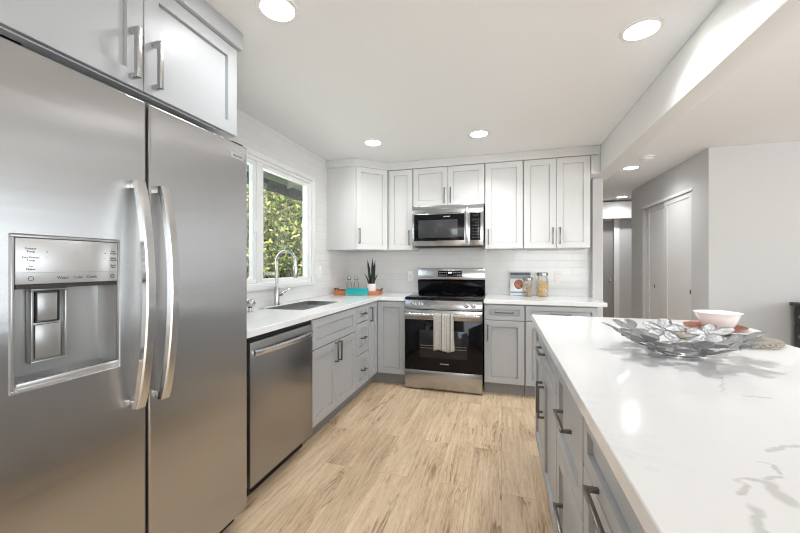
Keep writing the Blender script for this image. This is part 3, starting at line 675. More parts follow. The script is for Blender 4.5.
path.append((fx+.176, fy, 1.235)); mb.tube(path, .0125, 16); mb.build('spout', MT['nickel'], t)
mb = MB(); mb.tube([(fx+.176,fy,1.24),(fx+.176,fy,1.225),(fx+.176,fy,1.15),(fx+.176,fy,1.14)], [.0135,.0165,.0175,.014], 16); mb.build('spray_head', MT['nickel'], t)
mb = MB(); mb.cyl((fx,fy+.018,1.0),(fx,fy+.062,1.0),.0165,20); mb.tube([(fx,fy+.05,1.004),(fx+.012,fy+.10,1.02),(fx+.02,fy+.145,1.038)], [.0075,.007,.006], 12); mb.build('lever', MT['nickel'], t)
t = thing('soap_dispenser', 'small round nickel knob with black collar on the counter beside the refrigerator', 'soap dispenser', (-1.70, 2.07, .914))
mb = MB(); mb.lathe([(.022,0),(.022,.004),(.012,.006),(.012,.03)], (-1.70,2.07,.914)); mb.build('base', MT['nickel'], t)
mb = MB(); mb.lathe([(.013,.03),(.016,.032),(.016,.036),(.013,.038)], (-1.70,2.07,.914)); mb.build('collar', MT['black'], t)
mb = MB(); mb.sphere((-1.70,2.07,.914+.064), .036, (1,1,.9), 20, 12); mb.build('knob', MT['nickel'], t)
mb = MB(); mb.lathe([(.001,0),(.022,0),(.023,.006),(.018,.009),(.001,.0095)], (-1.735,2.23,.914)); 
tag(mb.build('air_switch', MT['nickel']), 'flat nickel button on the counter left of the faucet', 'button')

# ------------------------------------------------------------------ refrigerator
XF = -1.18; FR = FACE(XF, 0, 0, 90)
t = thing('refrigerator', 'large stainless steel side-by-side refrigerator with door dispenser', 'refrigerator', (-1.5, .96, 0))
MB().box(-1.82, XF-.075, .518, 1.416, .04, 1.80, .004).build('body', MT['plastic'], t)
MB().box(-1.78, XF-.07, .525, 1.41, 0, .07, .002).build('base_grille', MT['gasket'], t)
MB().box(XF-.074, XF-.058, .522, 1.412, .085, 1.80).build('gasket', MT['gasket'], t)
dz0, dz1 = .078, 1.812
def slab_door(y0, y1, hole=None):
    mb = MB(TL)
    ys_ = [y0, y1]; zs = [dz0, dz1]; on = lambda i, j: True
    if hole: ys_ = [y0, hole[0], hole[1], y1]; zs = [dz0, hole[2], hole[3], dz1]; on = lambda i, j: not (i==1 and j==1)
    mb.cells(ys_, zs, on, XF-.058, XF); return mb
DP = (.572, .824, .928, 1.322)
fd = slab_door(.514, .918, DP).build('freezer_door', MT['fridge'], t, .007)
rd = slab_door(.928, 1.418).build('fridge_door', MT['fridge'], t, .007)
def bow_handle(yc, z0, z1, door):
    mb = MB(); n = 24; V = []; Fq = []
    for k in range(n+1):
        s = k/n; b = math.sin(PI*s)**.75; x = XF+.026+.046*b; z = z0+(z1-z0)*s; h = .0165
        for (dx, dy) in ((-.012,-h),(.006,-h),(.010,-h*.75),(.010,h*.75),(.006,h),(-.012,h)): V.append((x+dx, yc+dy, z))
    for k in range(n):
        for j in range(6): Fq.append((k*6+j, k*6+(j+1)%6, (k+1)*6+(j+1)%6, (k+1)*6+j))
    Fq += [tuple(range(5,-1,-1)), tuple(n*6+j for j in range(6))]
    mb._new(V, Fq, smooth=True)
    for z in (z0+.012, z1-.012): mb.box(XF-.001, XF+.024, yc-.0145, yc+.0145, z-.012, z+.014, .002)
    return mb.build('handle', MT['chrome'], door)
bow_handle(.874, .775, 1.525, fd); bow_handle(.962, .775, 1.525, rd)
# dispenser: surround, control panel, niche, paddle, tray
d = ring_yz(MB(), DP[0]-.004, DP[1]+.004, DP[2]-.004, DP[3]+.004, .0065, XF-.01, XF+.003, .001).build('dispenser', MT['plastic'], t)
mb = MB(); y0,y1,z0,z1 = DP[0]+.004, DP[1]-.004, DP[2]+.004, 1.198; xb = XF-.052
mb._new([(XF,y0,z0),(XF,y1,z0),(XF,y1,z1),(XF,y0,z1),(xb,y0+.02,z0+.02),(xb,y1-.02,z0+.02),(xb,y1-.02,z1),(xb,y0+.02,z1)],
        [(4,5,6,7),(0,1,5,4),(1,2,6,5),(3,0,4,7),(2,3,7,6)])
mb.build('niche', MT['plastic'], d)
mb = MB(); mb.prof([(0,0),(0,0)],0,0) if False else None
mb.box(XF-.03, XF+.004, DP[0]+.004, DP[1]-.004, 1.198, DP[3]-.004, .002); cp = mb.build('control_panel', MT['plasticlight'], d)
MB().box(XF+.0038, XF+.0048, DP[0]+.006, DP[1]-.006, 1.2275, 1.2287).build('panel_line', MT['plastic'], cp)
MB().box(XF-.028, XF+.001, DP[0]+.006, DP[1]-.006, 1.186, 1.1985).build('shadow_lip', MT['gasket'], cp)
def lab(s, y, z, size=.0105): text(s, TXT(FR, y, z, .0045), size*.85, MT['ink'], cp)
lab('Freezer\nTemp', .606, 1.287, .009); lab('+', .640, 1.283, .011); lab('\u2013', .640, 1.268, .011)
lab('Fast Freeze\nTemp', .606, 1.264, .009); lab('Ice\nMaker', .606, 1.241, .009)
lab('+', .784, 1.283, .011); lab('\u2013', .784, 1.268, .011)
lab('Fast\nFreeze', .807, 1.287, .008); lab('Alarm\nOn/Off', .807, 1.266, .008); lab('Reset\nFilter', .807, 1.244, .008)
lab('Water', .676, 1.213, .0125); lab('Cube', .712, 1.213, .0125); lab('Crush', .747, 1.213, .0125)
for y in (.606, .804):
    q = MB(); n = 16
    q.tube([(XF+.0048, y+.0055*math.cos(2*PI*k/n), 1.213+.0055*math.sin(2*PI*k/n)) for k in range(n+1)], .0007, 6, False); q.build('ring_icon', MT['ink'], cp)
pf = ring_yz(MB(), .624, .706, .982, 1.184, .006, xb+.001, xb+.022, .002); pf.box(xb+.001, xb+.008, .629, .701, .987, 1.18, .001)
pad = pf.build('paddle', MT['plastic'], d)
MB().box(xb+.009, xb+.016, .636, .694, .992, 1.085, .003).build('lower_paddle', MT['plastic'], pad)
q = ring_yz(MB(), .637, .691, 1.09, 1.176, .0025, xb+.008, xb+.0165, .0005); q.build('paddle_outline', MT['gasket'], pad)
MB().box(xb+.009, xb+.0155, .641, .687, 1.094, 1.172, .003).build('upper_paddle', MT['plastic'], pad)
mb = MB(); mb.box(XF-.045, XF+.012, DP[0]+.003, DP[1]-.003, DP[2]-.002, DP[2]+.012, .003); mb.box(XF+.006, XF+.012, DP[0]+.003, DP[1]-.003, DP[2]+.006, DP[2]+.020, .002)
tr = mb.build('drip_tray', MT['plasticlight'], d)
mb = MB()
for k in range(12):
    y = DP[0]+.02+k*.019; mb.box(XF-.04, XF, y, y+.012, DP[2]+.012, DP[2]+.0145)
mb.build('drip_grate', MT['plastic'], tr)
bd = MB().box(XF-.0005, XF+.0022, 1.312, 1.392, 1.738, 1.764, .001).build('badge', MT['plasticlight'], rd)
text('FRIGIDAIRE', TXT(FR, 1.352, 1.751, .0026), .0115, MT['ink'], bd)
MB().box(-1.80, XF-.068, .52, 1.414, 1.801, 1.845, .003).build('gap_shade_block', MT['gasket'], t)  # dark block added for the shade between refrigerator and cabinet above
MB().box(-1.20, XF-.02, .525, .60, 1.8125, 1.824, .003).build('hinge_cover', MT['gasket'], t)
MB().box(-1.20, XF-.02, 1.34, 1.41, 1.8125, 1.824, .003).build('hinge_cover', MT['gasket'], t)

# ------------------------------------------------------------------ dishwasher
t = thing('dishwasher', 'dark stainless dishwasher between the refrigerator and the sink cabinet', 'dishwasher', (-1.5, 1.81, 0))
MB().box(-1.81, -1.272, 1.512, 2.118, .10, .872).build('body', MT['gasket'], t)
MB().box(-1.79, -1.315, 1.515, 2.12, 0, .10).build('toe_kick', MT['black'], t)
dd = MB().box(-1.27, -1.236, 1.507, 2.122, .098, .846, .003).build('door', MT['dwsteel'], t)
MB().box(-1.27, -1.25, 1.507, 2.122, .847, .869, .001).build('control_strip', MT['black'], t)
mb = MB(); n = 20; V = []; Fq = []
for k in range(n+1):
    s = k/n; x = -1.225+.030*math.sin(PI*s)**.7; y = 1.525+s*.575; z = .79
    for (dx, dz) in ((-.006,-.014),(.004,-.014),(.008,-.006),(.008,.006),(.004,.014),(-.006,.014)): V.append((x+dx, y, z+dz))
for k in range(n):
    for j in range(6): Fq.append((k*6+j, k*6+(j+1)%6, (k+1)*6+(j+1)%6, (k+1)*6+j))
Fq += [tuple(range(5,-1,-1)), tuple(n*6+j for j in range(6))]
mb._new(V, Fq, smooth=True)
for y in (1.533, 2.092): mb.box(-1.2365, -1.22, y-.009, y+.009, .777, .803, .002)
mb.build('handle', MT['chrome'], dd)

# ------------------------------------------------------------------ range
XR0, XR1 = -.936, -.176
t = thing('kitchen_range', 'stainless freestanding electric range with black glass oven door', 'stove', (-.556, 3.72, 0))
MB().box(XR0+.003, XR1-.003, 3.44, 4.03, .03, .895, .002).build('body', MT['black'], t)
for x in (XR0+.06, XR1-.06):
    for y in (3.48, 3.95): MB().cyl((x,y,0),(x,y,.03),.016,12).build('foot', MT['black'], t)
MB().box(XR0, XR1, 3.405, 3.44, .018, .198, .004).build('storage_drawer', MT['steel'], t)
od = MB().box(XR0, XR1, 3.402, 3.44, .204, .700, .003).build('oven_door', MT['blackglass'], t)
MB().box(XR0, XR1, 3.398, 3.44, .7005, .798, .003).build('door_top_rail', MT['steel'], od)
ow = MB().box(XR0+.15, XR1-.14, 3.4003, 3.4035, .33, .60, .001).build('oven_window', MT['ovenwin'], od)
mb = MB()
for z in (.42, .445): mb.box(XR0+.16, XR1-.15, 3.3993, 3.4001, z, z+.006)
mb.build('oven_rack', MT['rack'], ow)
text('FRIGIDAIRE', TXT(FACE(0,3.402,0,0), -.556+.02, .272, .0004), .016, MT['paleink'], od)
HZ = .755
mb = MB(); mb.tube([(XR0+.02,3.352,HZ),(XR1-.02,3.352,HZ)], .0165, 18)
for x in (XR0+.05, XR1-.05): mb.box(x-.012, x+.012, 3.352, 3.3985, HZ-.010, HZ+.010, .002)
mb.build('handle', MT['chrome'], od)
mb = MB(); mb.prof([(3.408,.803),(3.425,.897),(3.47,.897),(3.47,.803)], XR0, XR1, .002)
cpn = mb.build('front_panel', MT['steel'], t)
for x in (-.85, -.785, -.327, -.26):
    zc = .855; yk = 3.4175
    mb = MB(); mb.tube([(x,yk+.004,zc-.001),(x,yk-.006,zc),(x,yk-.007,zc),(x,yk-.03,zc+.004)], [.027,.027,.0225,.019], 24)
    mb.box(x-.0035, x+.0035, yk-.036, yk-.02, zc-.016, zc+.022, .001)
    mb.build('knob', MT['chrome'], cpn)
ct = MB().box(XR0-.002, XR1+.002, 3.41, 3.99, .898, .922, .004).build('cooktop', MT['blackglass'], t)
for (x, y, r) in ((-.75,3.56,.105),(-.36,3.56,.085),(-.75,3.82,.075),(-.36,3.82,.105),(-.556,3.86,.05)):
    mb = MB(); n = 40; mb.tube([(x+r*math.cos(2*PI*k/n), y+r*math.sin(2*PI*k/n), .9222) for k in range(n+1)], .0011, 6, False, .25)
    mb.build('burner_ring', MT['rack'], ct)
mb = MB(); mb.prof([(3.985,.915),(3.965,1.055),(3.985,1.075),(4.045,1.075),(4.045,.915)], XR0, XR1, .004); bgk = mb.build('backguard', MT['blackglass'], t)
mb = MB(); mb.prof([(3.972,1.078),(3.985,1.205),(4.045,1.205),(4.045,1.078)], XR0, XR1, .004); cpl = mb.build('control_panel', MT['steel'], bgk)
dsp = MB(FACE(0,3.976,1.14,0)); dsp.T = FACE(0,3.979,1.142,0) @ Matrix.Rotation(R(-5.8),4,'X')
dsp.box(-.70, -.43, -.003, .004, -.034, .034, .001); dp = dsp.build('display', MT['blackglass'], cpl)
q = MB(FACE(0,3.979,1.142,0) @ Matrix.Rotation(R(-5.8),4,'X')); q.box(-.585, -.545, -.0036, -.0028, .004, .020); q.build('clock', MT['display'], dp)
q = MB(FACE(0,3.979,1.142,0) @ Matrix.Rotation(R(-5.8),4,'X'))
for k in range(4):
    for zz in (-.018, .012):
        for x0 in (-.685, -.53): q.box(x0+k*.024, x0+k*.024+.012, -.0036, -.0028, zz, zz+.005)
q.build('touch_keys', MT['paleink'], dp)

# dish towel folded over the oven handle
mb = MB(); V = []; Fq = []; nu = 14; prof = []
for k in range(12): prof.append((3.352+.020, .50+k*(HZ-.50)/12))
for k in range(9):
    a_ = PI*k/8; prof.append((3.352+.0205*math.cos(a_), HZ+.0205*math.sin(a_)))
for k in range(18): prof.append((3.352-.021, HZ-.005-k*(HZ-.425)/17))
for i in range(nu+1):
    x = -.632+.19*i/nu
    for k, (y, z) in enumerate(prof):
        hang = max(0, (HZ-z)/.33); yy = y-(.006*math.sin(i*1.35)+.003*math.sin(i*.7+1))*hang*(1 if y < 3.352 else .3)
        V.append((x+(.012*hang*(i/nu) if y < 3.352 else 0), yy - (.006*hang if y < 3.352 else 0), z + (.007*math.sin(i*.5) if k > 34 else 0)))
P = len(prof)
for i in range(nu):
    for k in range(P-1): Fq.append((i*P+k, (i+1)*P+k, (i+1)*P+k+1, i*P+k+1))
mb._new(V, Fq, smooth=True); o = mb.build('dish_towel', MT['towel'], None, smooth=True, auto=False)
sm = o.modifiers.new('thickness', 'SOLIDIFY'); sm.thickness = .003; sm.offset = 0
tag(o, 'beige dish towel with grey stripes hanging over the oven handle', 'towel')

# ------------------------------------------------------------------ microwave
t = thing('microwave', 'stainless over-the-range microwave above the stove', 'microwave', (-.556, 3.86, 1.445))
x0, x1, yf, z0, z1 = -.930, -.180, 3.672, 1.445, 1.875
MB().box(x0, x1, yf+.04, 4.04, z0, z1, .002).build('body', MT['plastic'], t)
MB().box(x0+.02, x1-.02, yf+.06, 3.98, z0-.012, z0-.0005, .002).build('underside_vent', MT['black'], t)
MB().box(x0, x1, yf, yf+.039, z1-.085, z1, .003).build('top_grille', MT['steel'], t)
dr = MB().box(x0, x1-.135, yf, yf+.039, z0, z1-.087, .003).build('door', MT['steel'], t)
dg = MB().box(x0+.022, x1-.19, yf-.0025, yf+.001, z0+.055, z1-.094, .001).build('door_glass', MT['blackglass'], dr)
MB().box(x0+.07, x1-.262, yf-.0035, yf-.002, z0+.085, z1-.155, .001).build('window', MT['mwwin'], dr)
text('FRIGIDAIRE', TXT(FACE(0,yf,0,0), -.555, z1-.122, .0032), .014, MT['paleink'], dr)
mb = MB(); hx = x1-.163; n = 14
mb.tube([(hx, yf-.018-.028*math.sin(PI*k/n)**.6, z0+.028+(z1-z0-.075)*k/n) for k in range(n+1)], .0125, 14)
for z in (z0+.032, z1-.051): mb.box(hx-.011, hx+.011, yf-.026, yf+.001, z-.011, z+.011, .002)
mb.build('handle', MT['chrome'], dr)
cp2 = MB().box(x1-.133, x1, yf, yf+.039, z0, z1-.087, .003).build('control_side', MT['steel'], t)
kp = MB().box(x1-.131, x1-.028, yf-.0025, yf+.001, z0+.055, z1-.094, .001).build('keypad', MT['blackglass'], cp2)
q = MB()
for i in range(3):
    for j in range(7):
        if j == 5 and i == 0: continue
        q.box(x1-.104+i*.026, x1-.095+i*.026, yf-.0033, yf-.0022, z0+.080+j*.031, z0+.085+j*.031)
q.build('keys', MT['greyink'], kp)
MB().box(x1-.110, x1-.048, yf-.0033, yf-.0022, z1-.128, z1-.110).build('clock', MT['ovenwin'], kp)

# ------------------------------------------------------------------ outlets
def outlet(F, u, z, label, switch=False):
    o = F @ Vector((u,0,z)); t = thing('wall_outlet', label, 'outlet', tuple(o), 'white wall outlets')
    MB(F).box(u-.036, u+.036, -.006, -.0003, z-.058, z+.058, .002).build('cover_plate', MT['outlet'], t)
    if switch: MB(F).box(u-.016, u+.016, -.010, -.006, z-.033, z+.033, .0015).build('rocker', MT['outlet'], t)
    else:
        for s in (-1,1):
            b = MB(F).box(u-.016, u+.016, -.0085, -.006, z+s*.021-.014, z+s*.021+.014, .003).build('socket', MT['outlet'], t)
            q = MB(F)
            for k in (-.006, .006): q.box(u+k-.001, u+k+.001, -.0089, -.0084, z+s*.021-.002, z+s*.021+.006)
            q.build('slots', MT['ink'], b)
    return t
FBW = FACE(0, WY, 0, 0); FLW = FACE(WX, 0, 0, 90)
outlet(FBW, -1.045, 1.11, 'white outlet on the back wall left of the stove')
outlet(FBW, .575, 1.12, 'white outlet on the back wall right of the pasta jars')
outlet(FLW, 3.30, 1.17, 'white switch plate on the left wall between window and corner', True)

# ------------------------------------------------------------------ things on the corner counter
Z = .914
tx, ty, rot = -1.545, 3.66, R(12)
def LOC(u, v, z): return (tx+u*math.cos(rot)-v*math.sin(rot), ty+u*math.sin(rot)+v*math.cos(rot), z)
TT = Matrix.Translation((tx,ty,Z)) @ Matrix.Rotation(rot, 4, 'Z')
t = thing('serving_tray', 'orange-brown wooden tray with dark rim in the counter corner', 'tray', (tx,ty,Z))
MB(TT).box(-.235,.235,-.15,.15,0,.012,.003).build('tray_bottom', MT['traywood'], t)
mb = MB(TT); mb.box(-.245,.245,-.16,-.148,0,.045,.003); mb.box(-.245,.245,.148,.16,0,.045,.003); mb.box(.233,.245,-.148,.148,0,.045,.003); mb.box(-.245,-.233,-.148,.148,0,.045,.003)
mb.build('rim', MT['traywood'], t)
mb = MB(TT)
for s in (-1,1): mb.tube([(s*.240,-.06,.04),(s*.262,-.055,.062),(s*.262,.055,.062),(s*.240,.06,.04)], .007, 8)
mb.build('grip', MT['traydark'], t)
# teal book leaning on the front rim of the tray
TBk = Matrix.Translation(LOC(.012,-.222,Z+.0136)) @ Matrix.Rotation(rot, 4, 'Z') @ Matrix.Rotation(R(-48), 4, 'X')
t = thing('book', 'teal book leaning against the front of the wooden tray', 'book', LOC(.012,-.222,Z+.0136))
MB(TBk).box(-.12,.12,.0,.0035,.0,.095,.001).build('cover', MT['teal'], t)
MB(TBk).box(-.115,.117,.0037,.0145,.003,.092).build('pages', MT['paper'], t)
MB(TBk).box(-.12,.12,.0148,.018,.0,.095,.001).build('cover', MT['teal'], t)
# snake plant
px_, py_ = LOC(.135,.055,0)[:2]
t = thing('snake_plant', 'dark snake plant in a white pot on the wooden tray', 'plant', (px_,py_,Z+.0125))
mb = MB(); mb.lathe([(.046,0),(.052,.004),(.056,.10),(.053,.104),(.050,.10),(.048,.088),(.001,.088)], (px_,py_,Z+.0125), 32); mb.build('pot', MT['porcelain'], t)
mb = MB(); mb.lathe([(.001,.0885),(.047,.0885),(.046,.093),(.001,.096)], (px_,py_,Z+.0125), 24); mb.build('soil', MT['soil'], t)
rl = random.Random(5)
for k, (dx, dy, h, lean, la, wd) in enumerate([(-.022,0,.29,.035,2.9,.014),(.004,.01,.31,.008,1.2,.013),(.024,.0,.28,.018,.2,.014),(-.008,-.02,.17,.02,4.0,.015),(.014,-.022,.16,.015,5.3,.015),(-.034,-.01,.13,.05,3.3,.008),(.034,-.005,.13,.05,-.1,.008)]):
    mb = MB(); V = []; Fq = []; n = 10; tw = rl.uniform(-.5,.5)
    for i in range(n+1):
        s = i/n; wv = wd*(.55+.9*s*(1-s)*2.2)*(1 if s < .75 else max(.03,(1-s)/.25)); off = lean*s*s
        cx_ = px_+dx+off*math.cos(la); cy_ = py_+dy+off*math.sin(la); a_ = tw+s*.5
        ux, uy = math.cos(a_), math.sin(a_)
        for q, dn in ((-1,0),(0,-.006),(1,0),(0,.004)): V.append((cx_+ux*wv*q-uy*dn, cy_+uy*wv*q+ux*dn, Z+.0125+.09+h*s))
    for i in range(n):
        for j in range(4): Fq.append((i*4+j, i*4+(j+1)%4, (i+1)*4+(j+1)%4, (i+1)*4+j))
    Fq.append((0,1,2,3)); Fq.append(tuple(n*4+j for j in (3,2,1,0)))
    mb._new(V, Fq, smooth=True); mb.build('leaf', MT['snake'] if k < 5 else MT['snakeedge'], t)
# two clear bottles with wire stoppers
def bottle(x, y, label):
    t = thing('glass_bottle', label, 'bottle', (x,y,Z+.0125), 'clear bottles on the wooden tray')
    mb = MB(); mb.lathe([(.028,0),(.033,.004),(.033,.09),(.026,.115),(.013,.135),(.012,.155),(.014,.158),(.014,.165)], (x,y,Z+.0125), 24); mb.build('glass', MT['jar'], t)
    mb = MB(); n = 14; mb.tube([(x+.022*math.cos(PI*k/n), y, Z+.0125+.155+.034*math.sin(PI*k/n)) for k in range(n+1)], .0025, 8)
    mb.tube([(x+.024*math.cos(2*PI*k/n), y+.024*math.sin(2*PI*k/n), Z+.0125+.148) for k in range(n+1)], .002, 6, False)
    mb.build('wire_clasp', MT['pull'], t)
    mb = MB(); mb.sphere((x,y,Z+.0125+.172), .013, (1,1,.8)); mb.build('stopper', MT['porcelain'], t)
bottle(*LOC(-.125,.06,0)[:2], 'left clear glass bottle with wire clasp on the tray')
bottle(*LOC(-.045,.075,0)[:2], 'right clear glass bottle with wire clasp, nearer the plant')

# ------------------------------------------------------------------ cookbook and jars right of the stove
TBc = Matrix.Translation((.195, 3.985, Z+.0035)) @ Matrix.Rotation(R(-10), 4, 'X')
t = thing('cookbook', 'standing cookbook with a red dish on its cover, behind the small jar', 'book', (.195,3.985,Z))
MB(TBc).box(-.105,.105,0,.003,0,.255,.0008).build('front_cover', MT['cover'], t)
MB(TBc).box(-.102,.101,.0032,.018,.003,.252).build('pages', MT['paper'], t)
MB(TBc).box(-.105,.105,.0182,.021,0,.255,.0008).build('back_cover', MT['porcelain'], t)
def jar(x, y, r, h, label, m, seed, big):
    t = thing('glass_jar', label, 'jar', (x,y,Z), 'glass jars beside the cookbook')
    mb = MB(); mb.lathe([(r*.86,0),(r,.006),(r,h*.82),(r*.85,h*.9),(r*.85,h)], (x,y,Z), 28); mb.build('glass', MT['jar'], t)
    mb = MB(); mb.lathe([(r*.90,h),(r*.95,h+.003),(r*.95,h+.030),(r*.88,h+.034),(r*.001,h+.034)], (x,y,Z), 28); mb.build('lid', MT['lid'], t)
    mb = MB(); rn = random.Random(seed); n = 60
    for k in range(n):
        a_ = rn.uniform(0,6.28); q = (r-.012)*math.sqrt(rn.random()); z = Z+.012+(h*.72)*k/n
        c = Vector((x+q*math.cos(a_), y+q*math.sin(a_), z))
        if big:
            dv = Vector((rn.uniform(-1,1),rn.uniform(-1,1),rn.uniform(-1,1))).normalized(); o_ = dv.orthogonal().normalized(); p_ = dv.cross(o_)
            mb.tube([tuple(c+(o_*math.cos(f)+p_*math.sin(f))*.011+dv*f*.0012) for f in [i*.8 for i in range(8)]], .0036, 6)
        else: mb.sphere(tuple(c), .0085, (1.2,.9,.8), 8, 5)
    o = mb.build('pasta' if big else 'nuts', m, t); o['kind'] = 'stuff'
    return t
jar(.262, 3.89, .052, .165, 'shorter glass jar of nuts in front of the cookbook', MT['nuts'], 3, False)
jar(.408, 3.92, .058, .215, 'taller glass jar of curly pasta right of the cookbook', MT['pasta'], 8, True)

# ------------------------------------------------------------------ island table setting
bx, by = .985, 2.02
t = thing('placemat', 'round woven grey placemat with looped edge under the plates', 'placemat', (bx-.045,by-.125,Z))
mb = MB(); cx_, cy_ = bx-.045, by-.125
for r in [.02+.016*k for k in range(9)]:
    n = max(16, int(r*260)); mb.tube([(cx_+(r+.003*math.sin(k*PI))*math.cos(2*PI*k/n), cy_+(r+.003*math.sin(k*PI))*math.sin(2*PI*k/n), Z+.0085+.0018*(-1)**k) for k in range(n+1)], .0085, 6, False, .8)
mb.build('weave', MT['woven'], t)
mb = MB(); nl = 40
for k in range(nl):
    a0 = 2*PI*k/nl; c = Vector((cx_+.166*math.cos(a0), cy_+.166*math.sin(a0), Z+.011)); rd_ = Vector((math.cos(a0),math.sin(a0),0)); td = Vector((-math.sin(a0),math.cos(a0),0))
    mb.tube([tuple(c+rd_*.022*math.cos(f)+td*.013*math.sin(f)+Vector((0,0,.004*math.sin(f)))) for f in [2*PI*i/10 for i in range(11)]], .0048, 6, False)
mb.build('loop_edge', MT['woven'], t)
zp = Z+.0185
mb = MB(); mb.lathe([(.001,0),(.085,0),(.10,.004),(.145,.012),(.147,.016),(.143,.0165),(.10,.0085),(.001,.007)], (bx,by,zp), 48)
tag(mb.build('dinner_plate', MT['porcelain']), 'white dinner plate on the woven placemat under the orange plate', 'plate')
zp2 = zp+.0085
mb = MB(); mb.lathe([(.001,0),(.06,0),(.08,.004),(.116,.014),(.117,.018),(.114,.0185),(.08,.0085),(.001,.007)], (bx-.012,by,zp2), 48)
tag(mb.build('salad_plate', MT['orange']), 'burnt orange plate between the white plate and the bowl', 'plate')
zb = zp2+.0085
mb = MB(); mb.lathe([(.001,0),(.050,0),(.054,.004),(.062,.012),(.078,.05),(.088,.07),(.0915,.072),(.089,.0725),(.083,.066),(.072,.045),(.055,.014),(.001,.010)], (bx+.003,by+.005,zb), 48)
tag(mb.build('cereal_bowl', MT['porcelain']), 'white bowl standing on the orange plate', 'bowl')

# leaf bowl: petals of hammered metal welded into flowers that follow a shallow dish
lx, ly = .635, 1.545
t = thing('leaf_bowl', 'large silver bowl of metal petals on the island counter', 'decorative bowl', (lx,ly,Z))
RB, HB = .245, .088
def surf(r, a):      # shallow dish: flat floor then rising rim
    s = min(r/RB, 1.15); z = Z+.006+HB*max(0,(s-.25)/.75)**1.15
    return Vector((lx+r*math.cos(a), ly+r*math.sin(a), z))
def flower(r, a, n, L, W, spin, lift=0.):
    mb = MB(); c = surf(r, a); e = .004
    rad = (surf(r+e,a)-surf(r-e,a)).normalized(); tan = Vector((-math.sin(a),math.cos(a),0)); nor = rad.cross(tan).normalized()
    if nor.z < 0: nor = -nor
    for k in range(n):
        f = spin+2*PI*k/n; d = rad*math.cos(f)+tan*math.sin(f); sd = -rad*math.sin(f)+tan*math.cos(f)
        V = []; m_n = 12; Lk = L*random.uniform(.9,1.1)
        for i in range(m_n+1):
            s = i/m_n; wv = W*(math.sin(PI*(s**1.3))**.55 if 0 < s < 1 else .05); wv = max(wv, .003)
            q = c+d*(.004+Lk*s)
            # keep petals on the dish
            dr = Vector((q.x-lx, q.y-ly, 0)); rr = dr.length; aa = math.atan2(dr.y, dr.x); z_ = surf(rr, aa).z
            q = Vector((q.x, q.y, q.z*.45+z_*.55+lift+.004*math.sin(PI*s)*(1 if k%2 else -.5)+.0015*k))
            q.z = max(q.z, Z+.004)
            for w_, cup in ((-1,.10),(-.5,.025),(0,0),(.5,.025),(1,.10)): V.append(q+sd*wv*w_+nor*wv*cup)
        F4 = []
        for i in range(m_n):
            for j in range(4): F4.append((i*5+j, i*5+j+1, (i+1)*5+j+1, (i+1)*5+j))
        mb._new([tuple(v) for v in V], F4, smooth=True)
    mb.sphere(tuple(c+Vector((0,0,lift+.002))), .007, (1,1,.6), 10, 6)
    o = mb.build('flower', MT['leafmetal'], t, smooth=True, auto=False)
    sm = o.modifiers.new('thickness', 'SOLIDIFY'); sm.thickness = .0022; sm.offset = 0
for k in range(8): flower(.178, 2*PI*k/8+.67, 5, .078, .026, .3+k*.7)
for k in range(4): flower(.088, 2*PI*k/4+.5, 5, .07, .0225, .9+k*1.1)

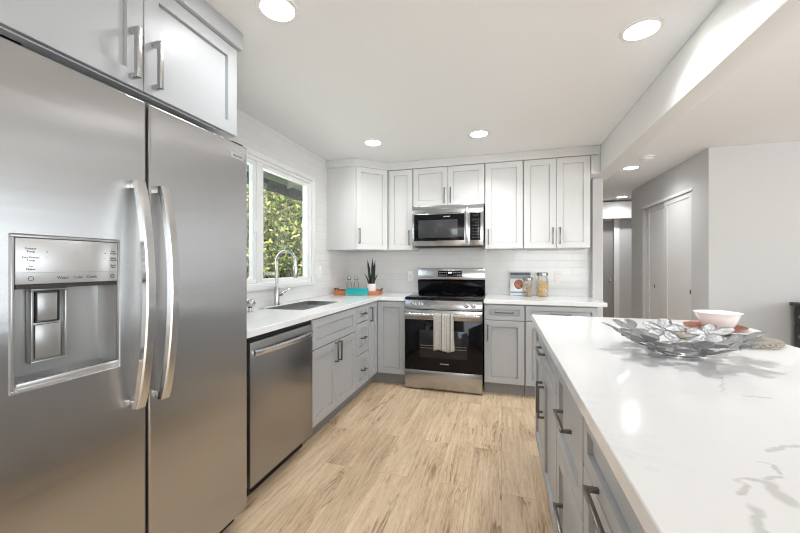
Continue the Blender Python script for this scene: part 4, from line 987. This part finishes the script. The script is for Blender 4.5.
# ------------------------------------------------------------------ black dresser by the right wall
DX = 2.565; FDR = FACE(DX, 0, 0, -90)        # front looks towards the island
t = thing('dresser', 'black dresser at the right edge beside the white wall', 'dresser', (2.80, 3.5, 0))
MB().box(DX, DX+.46, 2.93, 4.065, .08, .872, .003).build('body', MT['blackwood'], t)
MB().box(DX-.03, DX+.47, 2.905, 4.083, .873, .905, .006).build('top', MT['blackwood'], t)
for y in (2.94, 4.0):
    for x in (DX+.01, DX+.40): MB().box(x, x+.055, y, y+.05, 0, .079, .003).build('foot', MT['blackwood'], t)
for i in range(2):
    for (a_, b_) in ((.715,.855),(.52,.70),(.31,.505),(.10,.295)):
        y1 = 4.045-i*.555; q = MB().box(DX-.018, DX-.0005, y1-.535, y1, a_, b_, .004).build('drawer', MT['blackwood'], t)
        for ky in (.10, .43):
            mb = MB(); y = y1-ky; zk = (a_+b_)/2; xk = DX-.018
            mb.tube([(xk,y,zk),(xk-.010,y,zk),(xk-.02,y,zk),(xk-.027,y,zk)], [.006,.006,.016,.012], 14); mb.build('knob', MT['lid'], q)

# ------------------------------------------------------------------ recessed lights and smoke detector
def can(x, y, label, watts):
    t = thing('recessed_light', label, 'ceiling light', (x,y,CEIL), 'round recessed ceiling lights')
    mb = MB(); mb.lathe([(.070,0),(.093,0),(.091,-.005),(.074,-.007),(.070,-.003)], (x,y,CEIL-.0002), 40, False); mb.build('trim_ring', MT['trim'], t)
    mb = MB(); mb.lathe([(.001,-.001),(.072,-.001),(.071,-.005),(.001,-.0052)], (x,y,CEIL-.0002), 40); mb.build('diffuser', MT['lens'], t)
    d = bpy.data.lights.new('bulb', 'AREA'); d.shape = 'DISK'; d.size = .13; d.energy = watts; d.color = (.94,.97,1); d.spread = R(140)
    o = bpy.data.objects.new('bulb', d); COL.objects.link(o); o.parent = t; o.location = (0,0,-.009)
    return t
base = can(-.955, 1.34, 'recessed light nearest the refrigerator cabinet', 2.1)
for (x, y, lb, wt) in ((.648,1.95,'recessed light beside the beam over the island', 6.5), (-1.15,3.06,'recessed light in front of the corner cabinet', 2.5),
                   (-.19,3.11,'recessed light in front of the microwave', 7.0), (1.457,4.70,'recessed light in the hallway next to the smoke detector', 4.5),
                   (1.94,6.68,'recessed light at the far end of the hallway', 5.0)):
    c = copy_tree(base); c.location = (x, y, CEIL); c['label'] = lb
    for ch in c.children:
        if ch.type == 'LIGHT': ch.data = ch.data.copy(); ch.data.energy = wt
t = thing('smoke_detector', 'round white smoke detector on the hallway ceiling', 'smoke detector', (1.47, 4.27, CEIL))
mb = MB(); mb.lathe([(.072,-.0005),(.070,-.012),(.060,-.014)], (1.47,4.27,CEIL), 36); mb.build('base', MT['outlet'], t)
mb = MB(); mb.lathe([(.050,-.0145),(.058,-.016),(.054,-.034),(.035,-.040),(.001,-.041)], (1.47,4.27,CEIL), 36); mb.build('cover', MT['outlet'], t)
